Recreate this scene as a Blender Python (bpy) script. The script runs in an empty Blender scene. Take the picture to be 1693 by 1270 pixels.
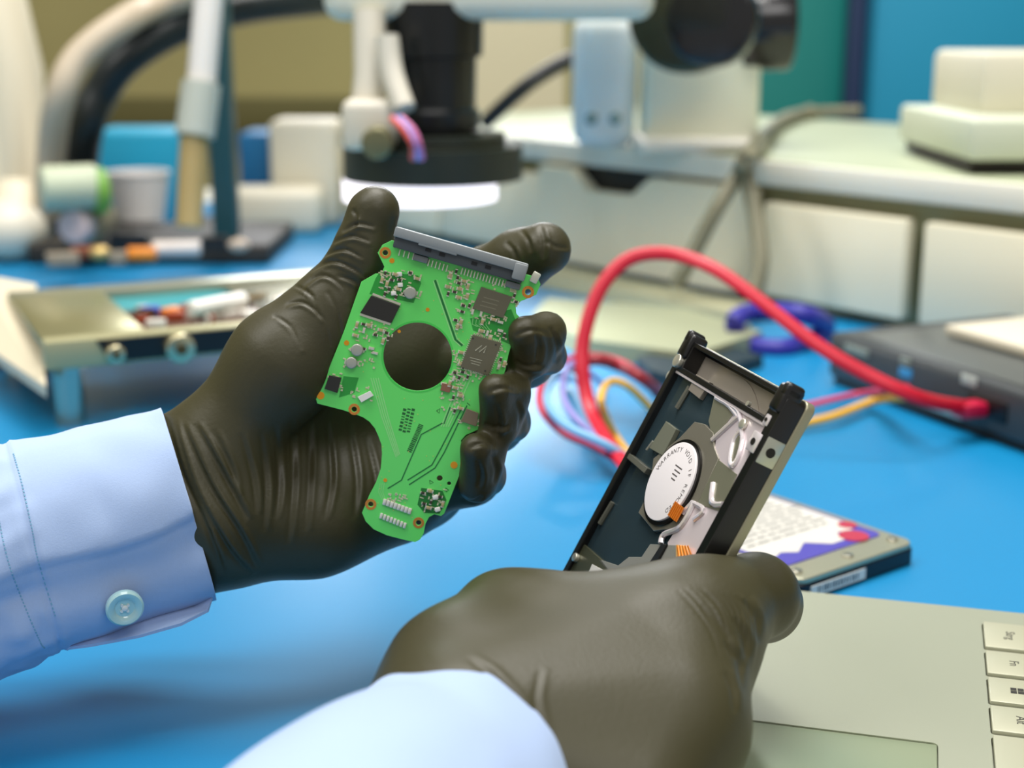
import bpy, bmesh, math, random
import numpy as np
from mathutils import Vector, Matrix

# ------------------------------------------------------------------ scene, camera, light, exposure
S = bpy.context.scene
COL = S.collection
FPX = 2400.0                                   # focal length in pixels of a 1693 px wide frame
CAM = Vector((0, 0, 0.215))                    # lens height above the bench mat (mat top is z = 0)
PITCH = math.radians(14)
AX = Vector((1, 0, 0)); AF = Vector((0, math.cos(PITCH), -math.sin(PITCH))); AU = Vector((0, math.sin(PITCH), math.cos(PITCH)))
cd = bpy.data.cameras.new('camera'); cam = bpy.data.objects.new('camera', cd); COL.objects.link(cam)
cam.location = CAM; cam.rotation_euler = (math.radians(90) - PITCH, 0, 0)
cd.sensor_width = 36; cd.lens = 36 * FPX / 1693; cd.clip_start = 0.01; cd.clip_end = 50
cd.dof.use_dof = True; cd.dof.focus_distance = 0.43; cd.dof.aperture_fstop = cd.lens / 5.6
S.camera = cam
S.view_settings.view_transform = 'Standard'; S.view_settings.look = 'None'
S.view_settings.gamma = 1; S.view_settings.exposure = 0.0
w = bpy.data.worlds.new('world'); S.world = w; w.use_nodes = True
w.node_tree.nodes['Background'].inputs[0].default_value = (1.0, 0.97, 0.92, 1)
w.node_tree.nodes['Background'].inputs[1].default_value = 0.40

def area(name, loc, target, sx, sy, power, color=(1, 1, 1)):
    l = bpy.data.lights.new(name, 'AREA'); l.shape = 'RECTANGLE'; l.size = sx; l.size_y = sy
    l.energy = power; l.color = color
    o = bpy.data.objects.new(name, l); COL.objects.link(o); o.location = loc
    o.rotation_euler = (Vector(target) - Vector(loc)).to_track_quat('-Z', 'Y').to_euler()
    return o
area('ceiling_or_fill_light', (0.1, 1.1, 1.9), (0.0, 0.6, 0), 1.1, 0.6, 34, (1.0, 0.97, 0.93))
area('ceiling_or_fill_light', (-0.9, 0.2, 1.5), (0, 0.5, 0.05), 0.7, 0.7, 10, (1.0, 0.98, 0.95))
area('ceiling_or_fill_light', (-0.1, 0.35, 2.0), (-0.1, 1.6, 0.1), 1.0, 0.4, 19, (1.0, 0.98, 0.94))  # added front fill, brightens the things at the back of the bench
area('ceiling_or_fill_light', (-0.05, 2.75, 0.95), (0, 0.6, 0), 0.9, 0.5, 24, (0.93, 0.95, 1.0))  # added low lamp out of view, puts a broad sheen on the mat
area('ceiling_or_fill_light', (0.5, -0.5, 1.5), (0, 0.5, 0.05), 0.9, 0.6, 8, (1.0, 0.98, 0.96))

# ------------------------------------------------------------------ helpers
def P(px, py, d):
    """world point seen at a pixel of the 1693x1270 frame, d metres deep"""
    return CAM + d * (AF + (px - 846.5) / FPX * AX - (py - 635) / FPX * AU)
def M(px, py, z=0.0):
    r = AF + (px - 846.5) / FPX * AX - (py - 635) / FPX * AU
    return CAM + r * ((z - CAM.z) / r.z)
def on_plane(px, py, p0, n):
    r = AF + (px - 846.5) / FPX * AX - (py - 635) / FPX * AU
    return CAM + r * ((p0 - CAM).dot(n) / r.dot(n))
def frame(o, x, y, z):
    m = Matrix.Identity(4)
    for i, a in enumerate((x, y, z)):
        for k in range(3): m[k][i] = a[k]
    for k in range(3): m[k][3] = o[k]
    return m
def yaw_frame(o, xdir):
    x = Vector((xdir[0], xdir[1], 0)).normalized(); return frame(Vector(o), x, Vector((-x.y, x.x, 0)), Vector((0, 0, 1)))
def lin(c):
    return tuple(((v / 255) / 12.92 if v / 255 <= .04045 else ((v / 255 + .055) / 1.055) ** 2.4) for v in c)

MATS = {}
def mat(name, rgb, rough=.5, metal=0.0, noise=0.0, nscale=40, bump=0.0, bscale=300, stretch=None, spec=.5, emit=0, alpha=1, coat=0, dist=.0005, trans=0, weave=0, sheen=0):
    """procedural principled material; rgb is the sRGB 0-255 colour of the surface itself"""
    if name in MATS: return MATS[name]
    m = bpy.data.materials.new(name); m.use_nodes = True; nt = m.node_tree; b = nt.nodes['Principled BSDF']
    c = lin(rgb)
    b.inputs['Base Color'].default_value = (*c, 1); b.inputs['Roughness'].default_value = rough
    b.inputs['Metallic'].default_value = metal; b.inputs['Specular IOR Level'].default_value = spec
    b.inputs['Coat Weight'].default_value = coat; b.inputs['Transmission Weight'].default_value = trans
    b.inputs['Sheen Weight'].default_value = sheen
    tc = nt.nodes.new('ShaderNodeTexCoord'); mp = nt.nodes.new('ShaderNodeMapping')
    nt.links.new(tc.outputs['Object'], mp.inputs[0])
    if stretch: mp.inputs['Scale'].default_value = stretch
    if noise:
        n = nt.nodes.new('ShaderNodeTexNoise'); n.inputs['Scale'].default_value = nscale; n.inputs['Detail'].default_value = 4
        r = nt.nodes.new('ShaderNodeMix'); r.data_type = 'RGBA'
        r.inputs['A'].default_value = (*[v * (1 - noise) for v in c], 1); r.inputs['B'].default_value = (*[min(1, v * (1 + noise)) for v in c], 1)
        nt.links.new(mp.outputs[0], n.inputs['Vector']); nt.links.new(n.outputs['Fac'], r.inputs['Factor']); nt.links.new(r.outputs['Result'], b.inputs['Base Color'])
    if bump:
        n = nt.nodes.new('ShaderNodeTexNoise'); n.inputs['Scale'].default_value = bscale; n.inputs['Detail'].default_value = 3
        if weave:
            n = nt.nodes.new('ShaderNodeTexWave'); n.inputs['Scale'].default_value = bscale; n.inputs['Distortion'].default_value = 1
        bp = nt.nodes.new('ShaderNodeBump'); bp.inputs['Strength'].default_value = bump; bp.inputs['Distance'].default_value = dist
        nt.links.new(mp.outputs[0], n.inputs['Vector']); nt.links.new(n.outputs['Fac'], bp.inputs['Height']); nt.links.new(bp.outputs[0], b.inputs['Normal'])
    if emit:
        b.inputs['Emission Color'].default_value = (*c, 1); b.inputs['Emission Strength'].default_value = emit
    MATS[name] = m; return m

class B:
    """mesh builder: shapes are added in local coordinates and linked as one mesh"""
    def __init__(s): s.bm = bmesh.new()
    def _x(s, vs, m):
        if m is not None: bmesh.ops.transform(s.bm, matrix=m, verts=vs)
    def box(s, c, size, r=0, seg=2, m=None):
        g = bmesh.ops.create_cube(s.bm, size=1); vs = g['verts']
        for v in vs: v.co = Vector((v.co.x * size[0] + c[0], v.co.y * size[1] + c[1], v.co.z * size[2] + c[2]))
        if r:
            es = list({e for v in vs for e in v.link_edges})
            g = bmesh.ops.bevel(s.bm, geom=es, offset=r, segments=seg, affect='EDGES', profile=.5, clamp_overlap=True)
            vs = list({v for f in g['faces'] for v in f.verts} | {v for v in vs if v.is_valid})
        s._x(vs, m); return s
    def cyl(s, c, r, h, axis='z', n=32, r2=None, bev=0, m=None):
        g = bmesh.ops.create_cone(s.bm, cap_ends=True, segments=n, radius1=r, radius2=r if r2 is None else r2, depth=h); vs = g['verts']
        if bev:
            es = [e for e in {e for v in vs for e in v.link_edges} if len([f for f in e.link_faces if len(f.verts) > 4]) == 1]
            g = bmesh.ops.bevel(s.bm, geom=es, offset=bev, segments=3, affect='EDGES', profile=.5)
            vs = list({v for f in g['faces'] for v in f.verts} | {v for v in vs if v.is_valid})
        R = {'z': Matrix.Identity(4), 'x': Matrix.Rotation(math.pi / 2, 4, 'Y'), 'y': Matrix.Rotation(-math.pi / 2, 4, 'X')}[axis]
        bmesh.ops.transform(s.bm, matrix=Matrix.Translation(c) @ R, verts=vs); s._x(vs, m); return s
    def ball(s, c, r, sc=(1, 1, 1), m=None):
        g = bmesh.ops.create_uvsphere(s.bm, u_segments=24, v_segments=14, radius=r); vs = g['verts']
        for v in vs: v.co = Vector((v.co.x * sc[0] + c[0], v.co.y * sc[1] + c[1], v.co.z * sc[2] + c[2]))
        s._x(vs, m); return s
    def lathe(s, prof, n=40, m=None, arc=(0, 2 * math.pi)):
        full = arc[1] - arc[0] > 6.28; k = n if full else n + 1; rows = []
        for (r, z) in prof:
            rows.append([s.bm.verts.new((r * math.cos(arc[0] + (arc[1] - arc[0]) * i / n), r * math.sin(arc[0] + (arc[1] - arc[0]) * i / n), z)) for i in range(k)])
        for a, b in zip(rows, rows[1:]):
            for i in range(n): s.bm.faces.new((a[i], a[(i + 1) % k], b[(i + 1) % k], b[i]))
        if prof[0][0] > 1e-6: s.bm.faces.new(rows[0][::-1])
        if prof[-1][0] > 1e-6: s.bm.faces.new(rows[-1])
        s._x([v for r in rows for v in r], m); return s
    def ring(s, c, r0, r1, h, n=40, m=None):
        rows = [[s.bm.verts.new((c[0] + r * math.cos(6.28318 * i / n), c[1] + r * math.sin(6.28318 * i / n), c[2] + z)) for i in range(n)] for r, z in ((r0, 0), (r1, 0), (r1, h), (r0, h))]
        for k in range(4):
            a, b = rows[k], rows[(k + 1) % 4]
            for i in range(n): s.bm.faces.new((a[i], a[(i + 1) % n], b[(i + 1) % n], b[i]))
        s._x([v for r in rows for v in r], m); return s
    def tube(s, pts, r, n=12, flat=None, up=Vector((0, 0, 1)), smooth=0):
        """swept tube; flat=(a,b) gives an elliptic section"""
        pts = [Vector(p) for p in pts]
        if smooth: pts = spline(pts, smooth)
        if abs((pts[-1] - pts[0]).normalized().dot(up)) > .93: up = Vector((0, 1, 0))
        rows = []
        for i, p in enumerate(pts):
            t = (pts[min(i + 1, len(pts) - 1)] - pts[max(i - 1, 0)]).normalized()
            sd = t.cross(up)
            sd = sd.normalized() if sd.length > 1e-4 else Vector((1, 0, 0))
            u2 = sd.cross(t).normalized(); rr = r[i] if isinstance(r, (list, tuple)) else r
            a, b = (rr, rr) if flat is None else flat
            rows.append([s.bm.verts.new(p + sd * a * math.cos(6.28318 * k / n) + u2 * b * math.sin(6.28318 * k / n)) for k in range(n)])
        for a, b in zip(rows, rows[1:]):
            for k in range(n): s.bm.faces.new((a[k], a[(k + 1) % n], b[(k + 1) % n], b[k]))
        s.bm.faces.new(rows[0][::-1]); s.bm.faces.new(rows[-1]); return s
    def prism(s, pts, z0, z1, m=None):
        a = [s.bm.verts.new((p[0], p[1], z0)) for p in pts]; b = [s.bm.verts.new((p[0], p[1], z1)) for p in pts]; n = len(a)
        s.bm.faces.new(a[::-1]); s.bm.faces.new(b)
        for i in range(n): s.bm.faces.new((a[i], a[(i + 1) % n], b[(i + 1) % n], b[i]))
        s._x(a + b, m); return s
    def sheet(s, loops, z0, z1, bev=0, m=None):
        """flat plate from outline loops (first outer, rest holes), thickness z0..z1"""
        c = bpy.data.curves.new('t', 'CURVE'); c.dimensions = '2D'; c.fill_mode = 'BOTH'; c.extrude = (z1 - z0) / 2 - bev; c.bevel_depth = bev
        for L in loops:
            sp = c.splines.new('POLY'); sp.points.add(len(L) - 1); sp.use_cyclic_u = True
            for i, p in enumerate(L): sp.points[i].co = (p[0], p[1], 0, 1)
        s._conv(c, Matrix.Translation((0, 0, (z0 + z1) / 2)), m); return s
    def _conv(s, c, m1, m=None):
        o = bpy.data.objects.new('t', c); COL.objects.link(o); dg = bpy.context.evaluated_depsgraph_get(); dg.update()
        me = bpy.data.meshes.new_from_object(o.evaluated_get(dg)); me.transform(m1)
        if m is not None: me.transform(m)
        s.bm.from_mesh(me); bpy.data.objects.remove(o); bpy.data.curves.remove(c); bpy.data.meshes.remove(me)
    def text(s, body, size, m, depth=.00003, align='CENTER'):
        c = bpy.data.curves.new('t', 'FONT'); c.body = body; c.size = size; c.extrude = depth; c.align_x = align; c.align_y = 'CENTER'; c.resolution_u = 3
        s._conv(c, Matrix.Identity(4), m); return s
    def ribbon(s, pts, wd, z0, z1, m=None):
        """raised line on a surface"""
        pts = [Vector((p[0], p[1])) for p in pts]; L = []; R = []
        for i, p in enumerate(pts):
            t = (pts[min(i + 1, len(pts) - 1)] - pts[max(i - 1, 0)]).normalized(); n = Vector((-t.y, t.x)) * wd / 2
            L.append(p + n); R.append(p - n)
        return s.prism([*L, *R[::-1]], z0, z1, m) if len(pts) == 2 else [s.prism([L[i], L[i + 1], R[i + 1], R[i]], z0, z1, m) for i in range(len(pts) - 1)][-1]
    def out(s, name, material, parent=None, smooth=True, ang=40, mw=None):
        bmesh.ops.recalc_face_normals(s.bm, faces=s.bm.faces)
        me = bpy.data.meshes.new(name); s.bm.to_mesh(me); s.bm.free()
        o = bpy.data.objects.new(name, me); COL.objects.link(o); me.materials.append(material)
        if smooth:
            me.shade_smooth()
            try: me.set_sharp_from_angle(angle=math.radians(ang))
            except Exception: pass
        if parent is not None: o.parent = parent
        if mw is not None: o.matrix_world = mw
        return o

def spline(pts, k):
    out = []
    for i in range(len(pts) - 1):
        p0, p1, p2, p3 = pts[max(i - 1, 0)], pts[i], pts[i + 1], pts[min(i + 2, len(pts) - 1)]
        for j in range(k):
            t = j / k
            out.append(.5 * ((2 * p1) + (p2 - p0) * t + (2 * p0 - 5 * p1 + 4 * p2 - p3) * t * t + (3 * p1 - p0 - 3 * p2 + p3) * t ** 3))
    out.append(pts[-1]); return out

def tag(o, label=None, cat=None, group=None, kind=None):
    for k, v in (('label', label), ('category', cat), ('group', group), ('kind', kind)):
        if v: o[k] = v
    return o
def thing(name, label, cat, mw=None, group=None):
    o = bpy.data.objects.new(name, None); COL.objects.link(o); o.empty_display_size = .01
    if mw is not None: o.matrix_world = mw if isinstance(mw, Matrix) else Matrix.Translation(mw)
    return tag(o, label, cat, group)
def copy_part(o, parent, m=None):
    c = o.copy(); COL.objects.link(c); c.parent = parent
    if m is not None: c.matrix_local = m
    return c

# ---- organic surfaces: a signed distance field of tapered limbs, meshed by surface nets
def surface_nets(F, org, h):
    nx, ny, nz = F.shape; s = F < 0
    acc = np.zeros((nx - 1, ny - 1, nz - 1, 3), np.float32); cnt = np.zeros((nx - 1, ny - 1, nz - 1), np.float32); quads = []
    for ax in range(3):
        sl0 = [slice(None)] * 3; sl1 = [slice(None)] * 3; sl0[ax] = slice(0, -1); sl1[ax] = slice(1, None)
        a = F[tuple(sl0)]; b = F[tuple(sl1)]; cr = s[tuple(sl0)] != s[tuple(sl1)]
        idx = np.argwhere(cr); t = a[cr] / (a[cr] - b[cr]); pos = idx.astype(np.float32); pos[:, ax] += t
        o1, o2 = [k for k in range(3) if k != ax]; cells = []
        for d1, d2 in ((0, 0), (1, 0), (1, 1), (0, 1)):
            c = idx.copy(); c[:, o1] -= d1; c[:, o2] -= d2; cells.append(c)
            ok = (c >= 0).all(1) & (c < np.array(cnt.shape)).all(1); cc = c[ok]
            np.add.at(acc, tuple(cc.T), pos[ok]); np.add.at(cnt, tuple(cc.T), 1)
        ok = np.all([((c >= 0) & (c < np.array(cnt.shape))).all(1) for c in cells], 0)
        q = np.stack([np.ravel_multi_index(tuple(c[ok].T), cnt.shape) for c in cells], 1)
        flip = s[tuple(sl0)][cr][ok] ^ (ax == 1)
        q[~flip] = q[~flip][:, ::-1]; quads.append(q)
    ids = np.flatnonzero(cnt.ravel()); mp = -np.ones(cnt.size, np.int64); mp[ids] = np.arange(len(ids))
    v = acc.reshape(-1, 3)[ids] / cnt.ravel()[ids][:, None] * h + org
    return v, mp[np.concatenate(quads)]
def smin(a, b, kk):
    if a is None: return b
    hh = np.maximum(kk - np.abs(a - b), 0) / kk; return np.minimum(a, b) - hh * hh * kk * .25
def sdf_mesh(name, prims, h, material, parent, k=.006, sub=1):
    """prims: ('c', a, b, ra, rb) tapered capsules, ('t', a, b, c, r) thick triangles; optional last item is the blend width"""
    G_ = [[p for p in prims if p != '|']] if '|' not in prims else []
    if '|' in prims:
        cur = []
        for p in prims + ['|']:
            if p == '|': G_.append(cur); cur = []
            else: cur.append(p)
    prims = [p for g_ in G_ for p in g_]; first = {id(g_[0]) for g_ in G_}; total = None
    lo = np.min([np.min([list(q) for q in p[1:4 if p[0] == 't' else 3]], 0) - .03 for p in prims], 0)
    hi = np.max([np.max([list(q) for q in p[1:4 if p[0] == 't' else 3]], 0) + .03 for p in prims], 0)
    n = np.ceil((hi - lo) / h).astype(int); g = [np.arange(n[i], dtype=np.float32) * h + lo[i] for i in range(3)]
    X = np.stack(np.meshgrid(*g, indexing='ij'), -1).astype(np.float32); F = None
    dot = lambda u, v: (u * v).sum(-1)
    for p in prims:
        if id(p) in first and F is not None:
            total = smin(total, F, .0022); F = None
        if p[0] == 'c':
            a, b = np.array(p[1], np.float32), np.array(p[2], np.float32); ba = b - a; pa = X - a
            t = np.clip(pa @ ba / (ba @ ba), 0, 1)
            d = np.linalg.norm(pa - t[..., None] * ba, axis=-1) - (p[3] + (p[4] - p[3]) * t); kk = p[5] if len(p) > 5 else k
        else:
            a, b, c = [np.array(q, np.float32) for q in p[1:4]]; nr = np.cross(b - a, c - a); nr = nr / np.linalg.norm(nr)
            dn = (X - a) @ nr; Q = X - dn[..., None] * nr; inside = np.ones(dn.shape, bool); de = None
            for u, v in ((a, b), (b, c), (c, a)):
                inside &= (Q - u) @ np.cross(nr, v - u) >= 0
                e = v - u; t = np.clip((Q - u) @ e / (e @ e), 0, 1); dd = np.linalg.norm(Q - u - t[..., None] * e, axis=-1)
                de = dd if de is None else np.minimum(de, dd)
            d = np.hypot(np.where(inside, 0, de), dn) - p[4]; kk = p[5] if len(p) > 5 else k
        if F is None: F = d
        else:
            F = smin(F, d, kk)
    F = smin(total, F, .0022)
    v, q = surface_nets(F, lo, h); del X, F
    me = bpy.data.meshes.new(name); me.from_pydata(v.tolist(), [], q.tolist()); me.update()
    bm = bmesh.new(); bm.from_mesh(me)
    for _ in range(2): bmesh.ops.smooth_vert(bm, verts=bm.verts, factor=.5, use_axis_x=True, use_axis_y=True, use_axis_z=True)
    bmesh.ops.recalc_face_normals(bm, faces=bm.faces); bm.to_mesh(me); bm.free()
    o = bpy.data.objects.new(name, me); COL.objects.link(o); me.materials.append(material)
    if sub:
        sm = o.modifiers.new('s', 'SUBSURF'); sm.levels = sub; sm.render_levels = sub
        dg = bpy.context.evaluated_depsgraph_get(); dg.update(); m2 = bpy.data.meshes.new_from_object(o.evaluated_get(dg))
        o.modifiers.clear(); o.data = m2; m2.name = name
    o.data.shade_smooth()
    if parent: o.parent = parent
    return o
def creases(o, lines):
    """press folds into a cloth or rubber surface: lines of (pixel polyline, half width px, height mm); only the side facing the lens"""
    me = o.data; n = len(me.vertices); co = np.empty(n * 3); me.vertices.foreach_get('co', co); co = co.reshape(-1, 3)
    nr = np.empty(n * 3); me.vertices.foreach_get('normal', nr); nr = nr.reshape(-1, 3)
    rel = co - np.array(CAM); dep = rel @ np.array(AF); px = 846.5 + FPX * (rel @ np.array(AX)) / dep; py = 635 - FPX * (rel @ np.array(AU)) / dep
    face = np.clip(-(nr * rel).sum(1) / np.linalg.norm(rel, axis=1) * 3, 0, 1); disp = np.zeros(n); p2 = np.stack([px, py], 1)
    for L in lines:
        pts = np.array([list(q)[:2] for q in spline([Vector((x, y, 0)) for x, y in L[0]], 5)]); best = np.full(n, 1e9); tt = np.zeros(n)
        sel = np.flatnonzero((px > pts[:, 0].min() - 30) & (px < pts[:, 0].max() + 30) & (py > pts[:, 1].min() - 30) & (py < pts[:, 1].max() + 30) & (face > 0))
        if len(sel) == 0: continue
        q = p2[sel]; bb = np.full(len(sel), 1e9); t0 = np.zeros(len(sel))
        for i in range(len(pts) - 1):
            a, e = pts[i], pts[i + 1] - pts[i]; t = np.clip((q - a) @ e / (e @ e + 1e-9), 0, 1); dd = np.linalg.norm(q - a - t[:, None] * e, axis=1)
            c = dd < bb; bb[c] = dd[c]; t0[c] = (i + t[c]) / (len(pts) - 1)
        x = bb / L[1]; prof = np.exp(-x * x)
        disp[sel] += L[2] * .001 * prof * np.sin(np.pi * np.clip(t0, 0, 1)) ** .8
    co = co + nr * (disp * face)[:, None]
    me.vertices.foreach_set('co', co.ravel()); me.update()
def noise_push(o, amp, freq, seed=0, axis_scale=(1, 1, 1)):
    from mathutils import noise
    me = o.data
    for v in me.vertices:
        c = Vector((v.co.x * axis_scale[0], v.co.y * axis_scale[1], v.co.z * axis_scale[2])) * freq + Vector((seed, 0, 0))
        v.co += v.normal * (noise.noise(c) * amp)
    me.update()

# ------------------------------------------------------------------ shared materials
blk = mat('black_plastic', (22, 23, 24), .45)
wht = mat('white_enamel', (226, 222, 210), .4)
chrome = mat('brushed_steel', (200, 196, 180), .22, 1, bump=.15, bscale=200, stretch=(1, 12, 1))
gold = mat('gold_pad', (226, 150, 70), .35, .8)
tin = mat('solder_tin', (225, 222, 205), .3, .75)
glove = mat('black_nitrile', (59, 56, 34), .46, 0, noise=.15, nscale=45, bump=.3, bscale=900, spec=.42, dist=.0002)
shirt = mat('pale_blue_cotton', (162, 184, 220), .85, 0, noise=.03, nscale=900, bump=.25, bscale=2200, dist=.0002, sheen=.2)
# ------------------------------------------------------------------ the bench and the room behind it
o = B().box((0.2, 1.05, -0.021), (2.5, 1.84, 0.036), .002).out('workbench_top', mat('bench_laminate', (205, 203, 190), .5))
tag(o, 'pale laminate workbench carrying the blue mat', 'workbench')
o = B().box((0.1, 0.98, -0.0015), (2.0, 1.62, 0.003), .001).out('antistatic_mat', mat('blue_rubber_mat', (6, 128, 182), .36, 0, noise=.06, nscale=5, bump=.12, bscale=1500, spec=.6, dist=.0002))
tag(o, 'smooth bright blue antistatic mat covering the workbench', 'mat')
wallm = mat('wall_left_paint', (164, 154, 104), .9, noise=.25, nscale=1.6)
for nm, c_, s_ in (('wall_back', (0.2, 3.0, .35), (4.8, .05, 2.2)), ('wall_left', (-2.2, 1.2, .35), (.05, 3.6, 2.2)), ('wall_right', (2.6, 1.2, .35), (.05, 3.6, 2.2))):
    o = B().box(c_, s_).out(nm, wallm); tag(o, kind='structure')
o = B().box((.2, 1.2, -.775), (4.9, 3.7, .05)).out('floor', mat('floor_vinyl', (120, 118, 104), .6, noise=.1)); tag(o, kind='structure')
t = thing('bench_frame', 'grey steel frame under the workbench', 'frame', (0, 0, 0))
for x in (-.95, 1.35):
    for y in (.22, 1.88): B().box((x, y, -.396), (.05, .05, .708)).out('leg', mat('frame_grey', (120, 120, 116), .5, .4), t)

# olive shelving bands and cartons on the back wall
def box_at(name, px0, py0, px1, py1, d, depth, material, label, cat, group=None, r=.004, yaw=0, parent=None, down=None):
    """an upright box whose near face fills a pixel rectangle at depth d"""
    a, b = P(px0, py1, d), P(px1, py0, d)
    w_, h_ = (px1 - px0) * d / FPX, (py1 - py0) * d / FPX / math.cos(PITCH)
    c = (a + b) / 2
    zb = a.z if down is None else down; zt = a.z + h_
    mw = Matrix.Translation((c.x, c.y + depth / 2, zb)) @ Matrix.Rotation(yaw, 4, 'Z')
    o = B().box((0, 0, (zt - zb) / 2), (w_, depth, zt - zb), r).out(name, material, parent, mw=mw if parent is None else None)
    if parent is not None: o.matrix_world = mw
    if label: tag(o, label, cat, group)
    return o

o = B().box((-.75, 2.94, P(0, 188, 2.95).z), (1.5, .06, .07), .004).out('trim_1', mat('ledge_olive', (92, 86, 46), .8)); tag(o, kind='structure')
# teal steel cabinet and blue cabinet at the right, behind the shelf
for (x0, x1, mm, lb) in ((1150, 1412, mat('teal_panel', (24, 128, 122), .45, noise=.06, nscale=3), 'tall teal-green cabinet behind the microscope knobs, left of the blue one'),
                         (1442, 2000, mat('blue_panel', (26, 150, 190), .45, noise=.05, nscale=3), 'tall bright blue cabinet behind the white printer at the far right')):
    t = thing('storage_cabinet', lb, 'cabinet', (P((x0 + x1) / 2, 200, 2.3).x, 2.6, -.75))
    wd = (x1 - x0) * 2.3 / FPX
    B().box((0, 0, .8), (wd, .4, 1.6), .01).out('carcass', mm, t)
    B().box((0, -.206, .8), (wd - .012, .012, 1.55), .006).out('door', mm, t)
box_at('carton', 700, -160, 936, 172, 1.95, .2, down=-.3, material= mat('beige_card', (188, 180, 152), .8), label='beige carton behind the microscope, left of its pale blue block', cat='carton')
box_at('cabinet_gap_shade', 1412, -400, 1442, 200, 2.25, .03, down=-.75, material= mat('navy_gap', (12, 40, 80), .6), label='dark blue strip standing for the shaded gap between the teal and blue cabinets', cat='post')  # no real post: shade of the cabinet gap given as a dark strip

# ---- raised white shelf unit with drawer fronts, running away to the left
ZS = .112
pa, pb = M(1693, 306, ZS), M(850, 226, ZS)
ud = (pb - pa).normalized(); L0 = (pb - pa).length
SH = yaw_frame((pa.x - ud.x * .35, pa.y - ud.y * .35, 0), ud)       # x runs from near right to far left
LS = L0 + .35 + .30
cream = mat('cream_lacquer', (236, 228, 200), .42, noise=.03, nscale=4)
grn = mat('shelf_top_laminate', (170, 178, 148), .45, noise=.05, nscale=5)
def sx(px, z=ZS): # shelf x coordinate from a pixel on its front face
    r = AF + (px - 846.5) / FPX * AX - (250 - 635) / FPX * AU
    n = Vector((-ud.y, ud.x, 0)); p0 = Vector((pa.x, pa.y, 0)); t = (p0 - CAM).dot(n) / r.dot(n)
    return (CAM + r * t - Vector((SH[0][3], SH[1][3], 0))).dot(ud)
sh = thing('desk_shelf_unit', 'long low cream drawer unit with a pale green top behind the docking station', 'shelf unit', SH)
sgn = -1                                                           # the unit lies on the -y side of its front line
DP = .42
B().box((LS / 2, sgn * DP / 2, ZS - .006), (LS, DP, .012), .002).out('worktop', grn, sh)
B().box((LS / 2, sgn * -.001, ZS - .009), (LS, .006, .019), .002).out('front_edge', mat('white_edge_band', (236, 232, 216), .35), sh)
B().box((LS / 2, sgn * DP / 2, (ZS - .014) / 2), (LS - .01, DP - .03, ZS - .014), .001).out('carcass', mat('carcass_shade', (160, 158, 120), .6), sh)
xs = [0.0, sx(1530), sx(1262), sx(905), sx(905) + .16, LS]
for i, (a, b) in enumerate(zip(xs, xs[1:])):
    g = .007 if i < 2 else .002
    if abs(b - a) < .03: continue
    if i == 2:                                                     # drawer with a scooped pull
        x0, x1, zt, zb = a + g, b - g, ZS - .022, .008
        m_ = (sx(1085) + sx(965)) / 2; hw = abs(sx(965) - sx(1100)) / 2
        pts = [(x0, zb), (x1, zb), (x1, zt), (m_ + hw, zt), (m_ + hw * .55, zt - .017), (m_ - hw * .55, zt - .017), (m_ - hw, zt), (x0, zt)]
        R = Matrix(((1, 0, 0, 0), (0, 0, -1, .004), (0, 1, 0, 0), (0, 0, 0, 1)))
        B().prism(pts, -.008, .006, m=R).out('drawer_front', cream, sh, smooth=False)
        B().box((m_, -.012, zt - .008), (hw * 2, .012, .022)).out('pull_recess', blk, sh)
    else:
        B().box(((a + b) / 2, 0, (ZS - .03) / 2 + .004), (abs(b - a) - 2 * g, .012, ZS - .04), .003).out('drawer_front', cream, sh)

# printer-like white device at the far right on the shelf
def shelf_box(name, px0, px1, yb, zt_px, dd, material, parent=None, z0=ZS, r=.004):
    a = M((px0 + px1) / 2, yb, z0); d = (a - CAM).dot(AF)
    w_ = (px1 - px0) * d / FPX; h_ = (yb - zt_px) * d / FPX
    return B().box((a.x, a.y + dd / 2, z0 + h_ / 2), (w_, dd, h_), r).out(name, material, parent)
offw = mat('offwhite_plastic', (214, 208, 186), .5)
t = thing('label_printer', 'stepped off-white desktop device with a dark slot at the right end of the shelf', 'printer')
a = M(1672, 290, ZS); d = (a - CAM).dot(AF); k = d / FPX
B().box((a.x + 60 * k, a.y + .09, ZS + .0078), (250 * k, .17, .010)).out('dark_slot', mat('slot_black', (30, 18, 14), .6), t)
B().box((a.x + 60 * k, a.y + .09, ZS + .010 + 34 * k), (270 * k, .19, 68 * k), .004).out('base_housing', mat('pale_green_plastic', (200, 206, 184), .5), t)
B().box((a.x + 105 * k, a.y + .12, ZS + .010 + 68 * k + 50 * k), (245 * k, .13, 108 * k), .006).out('upper_housing', offw, t)
t = None

# ---- stereo microscope standing on the shelf, its head hanging over the bench
t = thing('stereo_microscope', 'white stereo microscope with a black lens barrel standing on the shelf', 'microscope')
mw = mat('microscope_white', (232, 234, 214), .38); mb = mat('microscope_blue_white', (236, 242, 242), .38)
DM = .98
def cyl_between(bd, a, b, r, n=40, bev=0):
    z = (b - a).normalized(); x = z.orthogonal().normalized(); y = z.cross(x)
    return bd.cyl((0, 0, 0), r, (b - a).length, n=n, bev=bev, m=frame((a + b) / 2, x, y, z))
zb = ZS
a, b = P(1062, 262, 1.22), P(1250, 262, 1.22)
B().box(((a.x + b.x) / 2, a.y + .03, ZS + .121), (b.x - a.x, .08, .24), .006, 3).out('focus_housing', mw, t)
B().box(((a.x + b.x) / 2 - .004, a.y - .005, ZS + .0056), (b.x - a.x + .01, .10, .010), .004, 3).out('stand_foot', wht, t)
a, b = P(948, 252, 1.225), P(1052, 252, 1.225)
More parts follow.
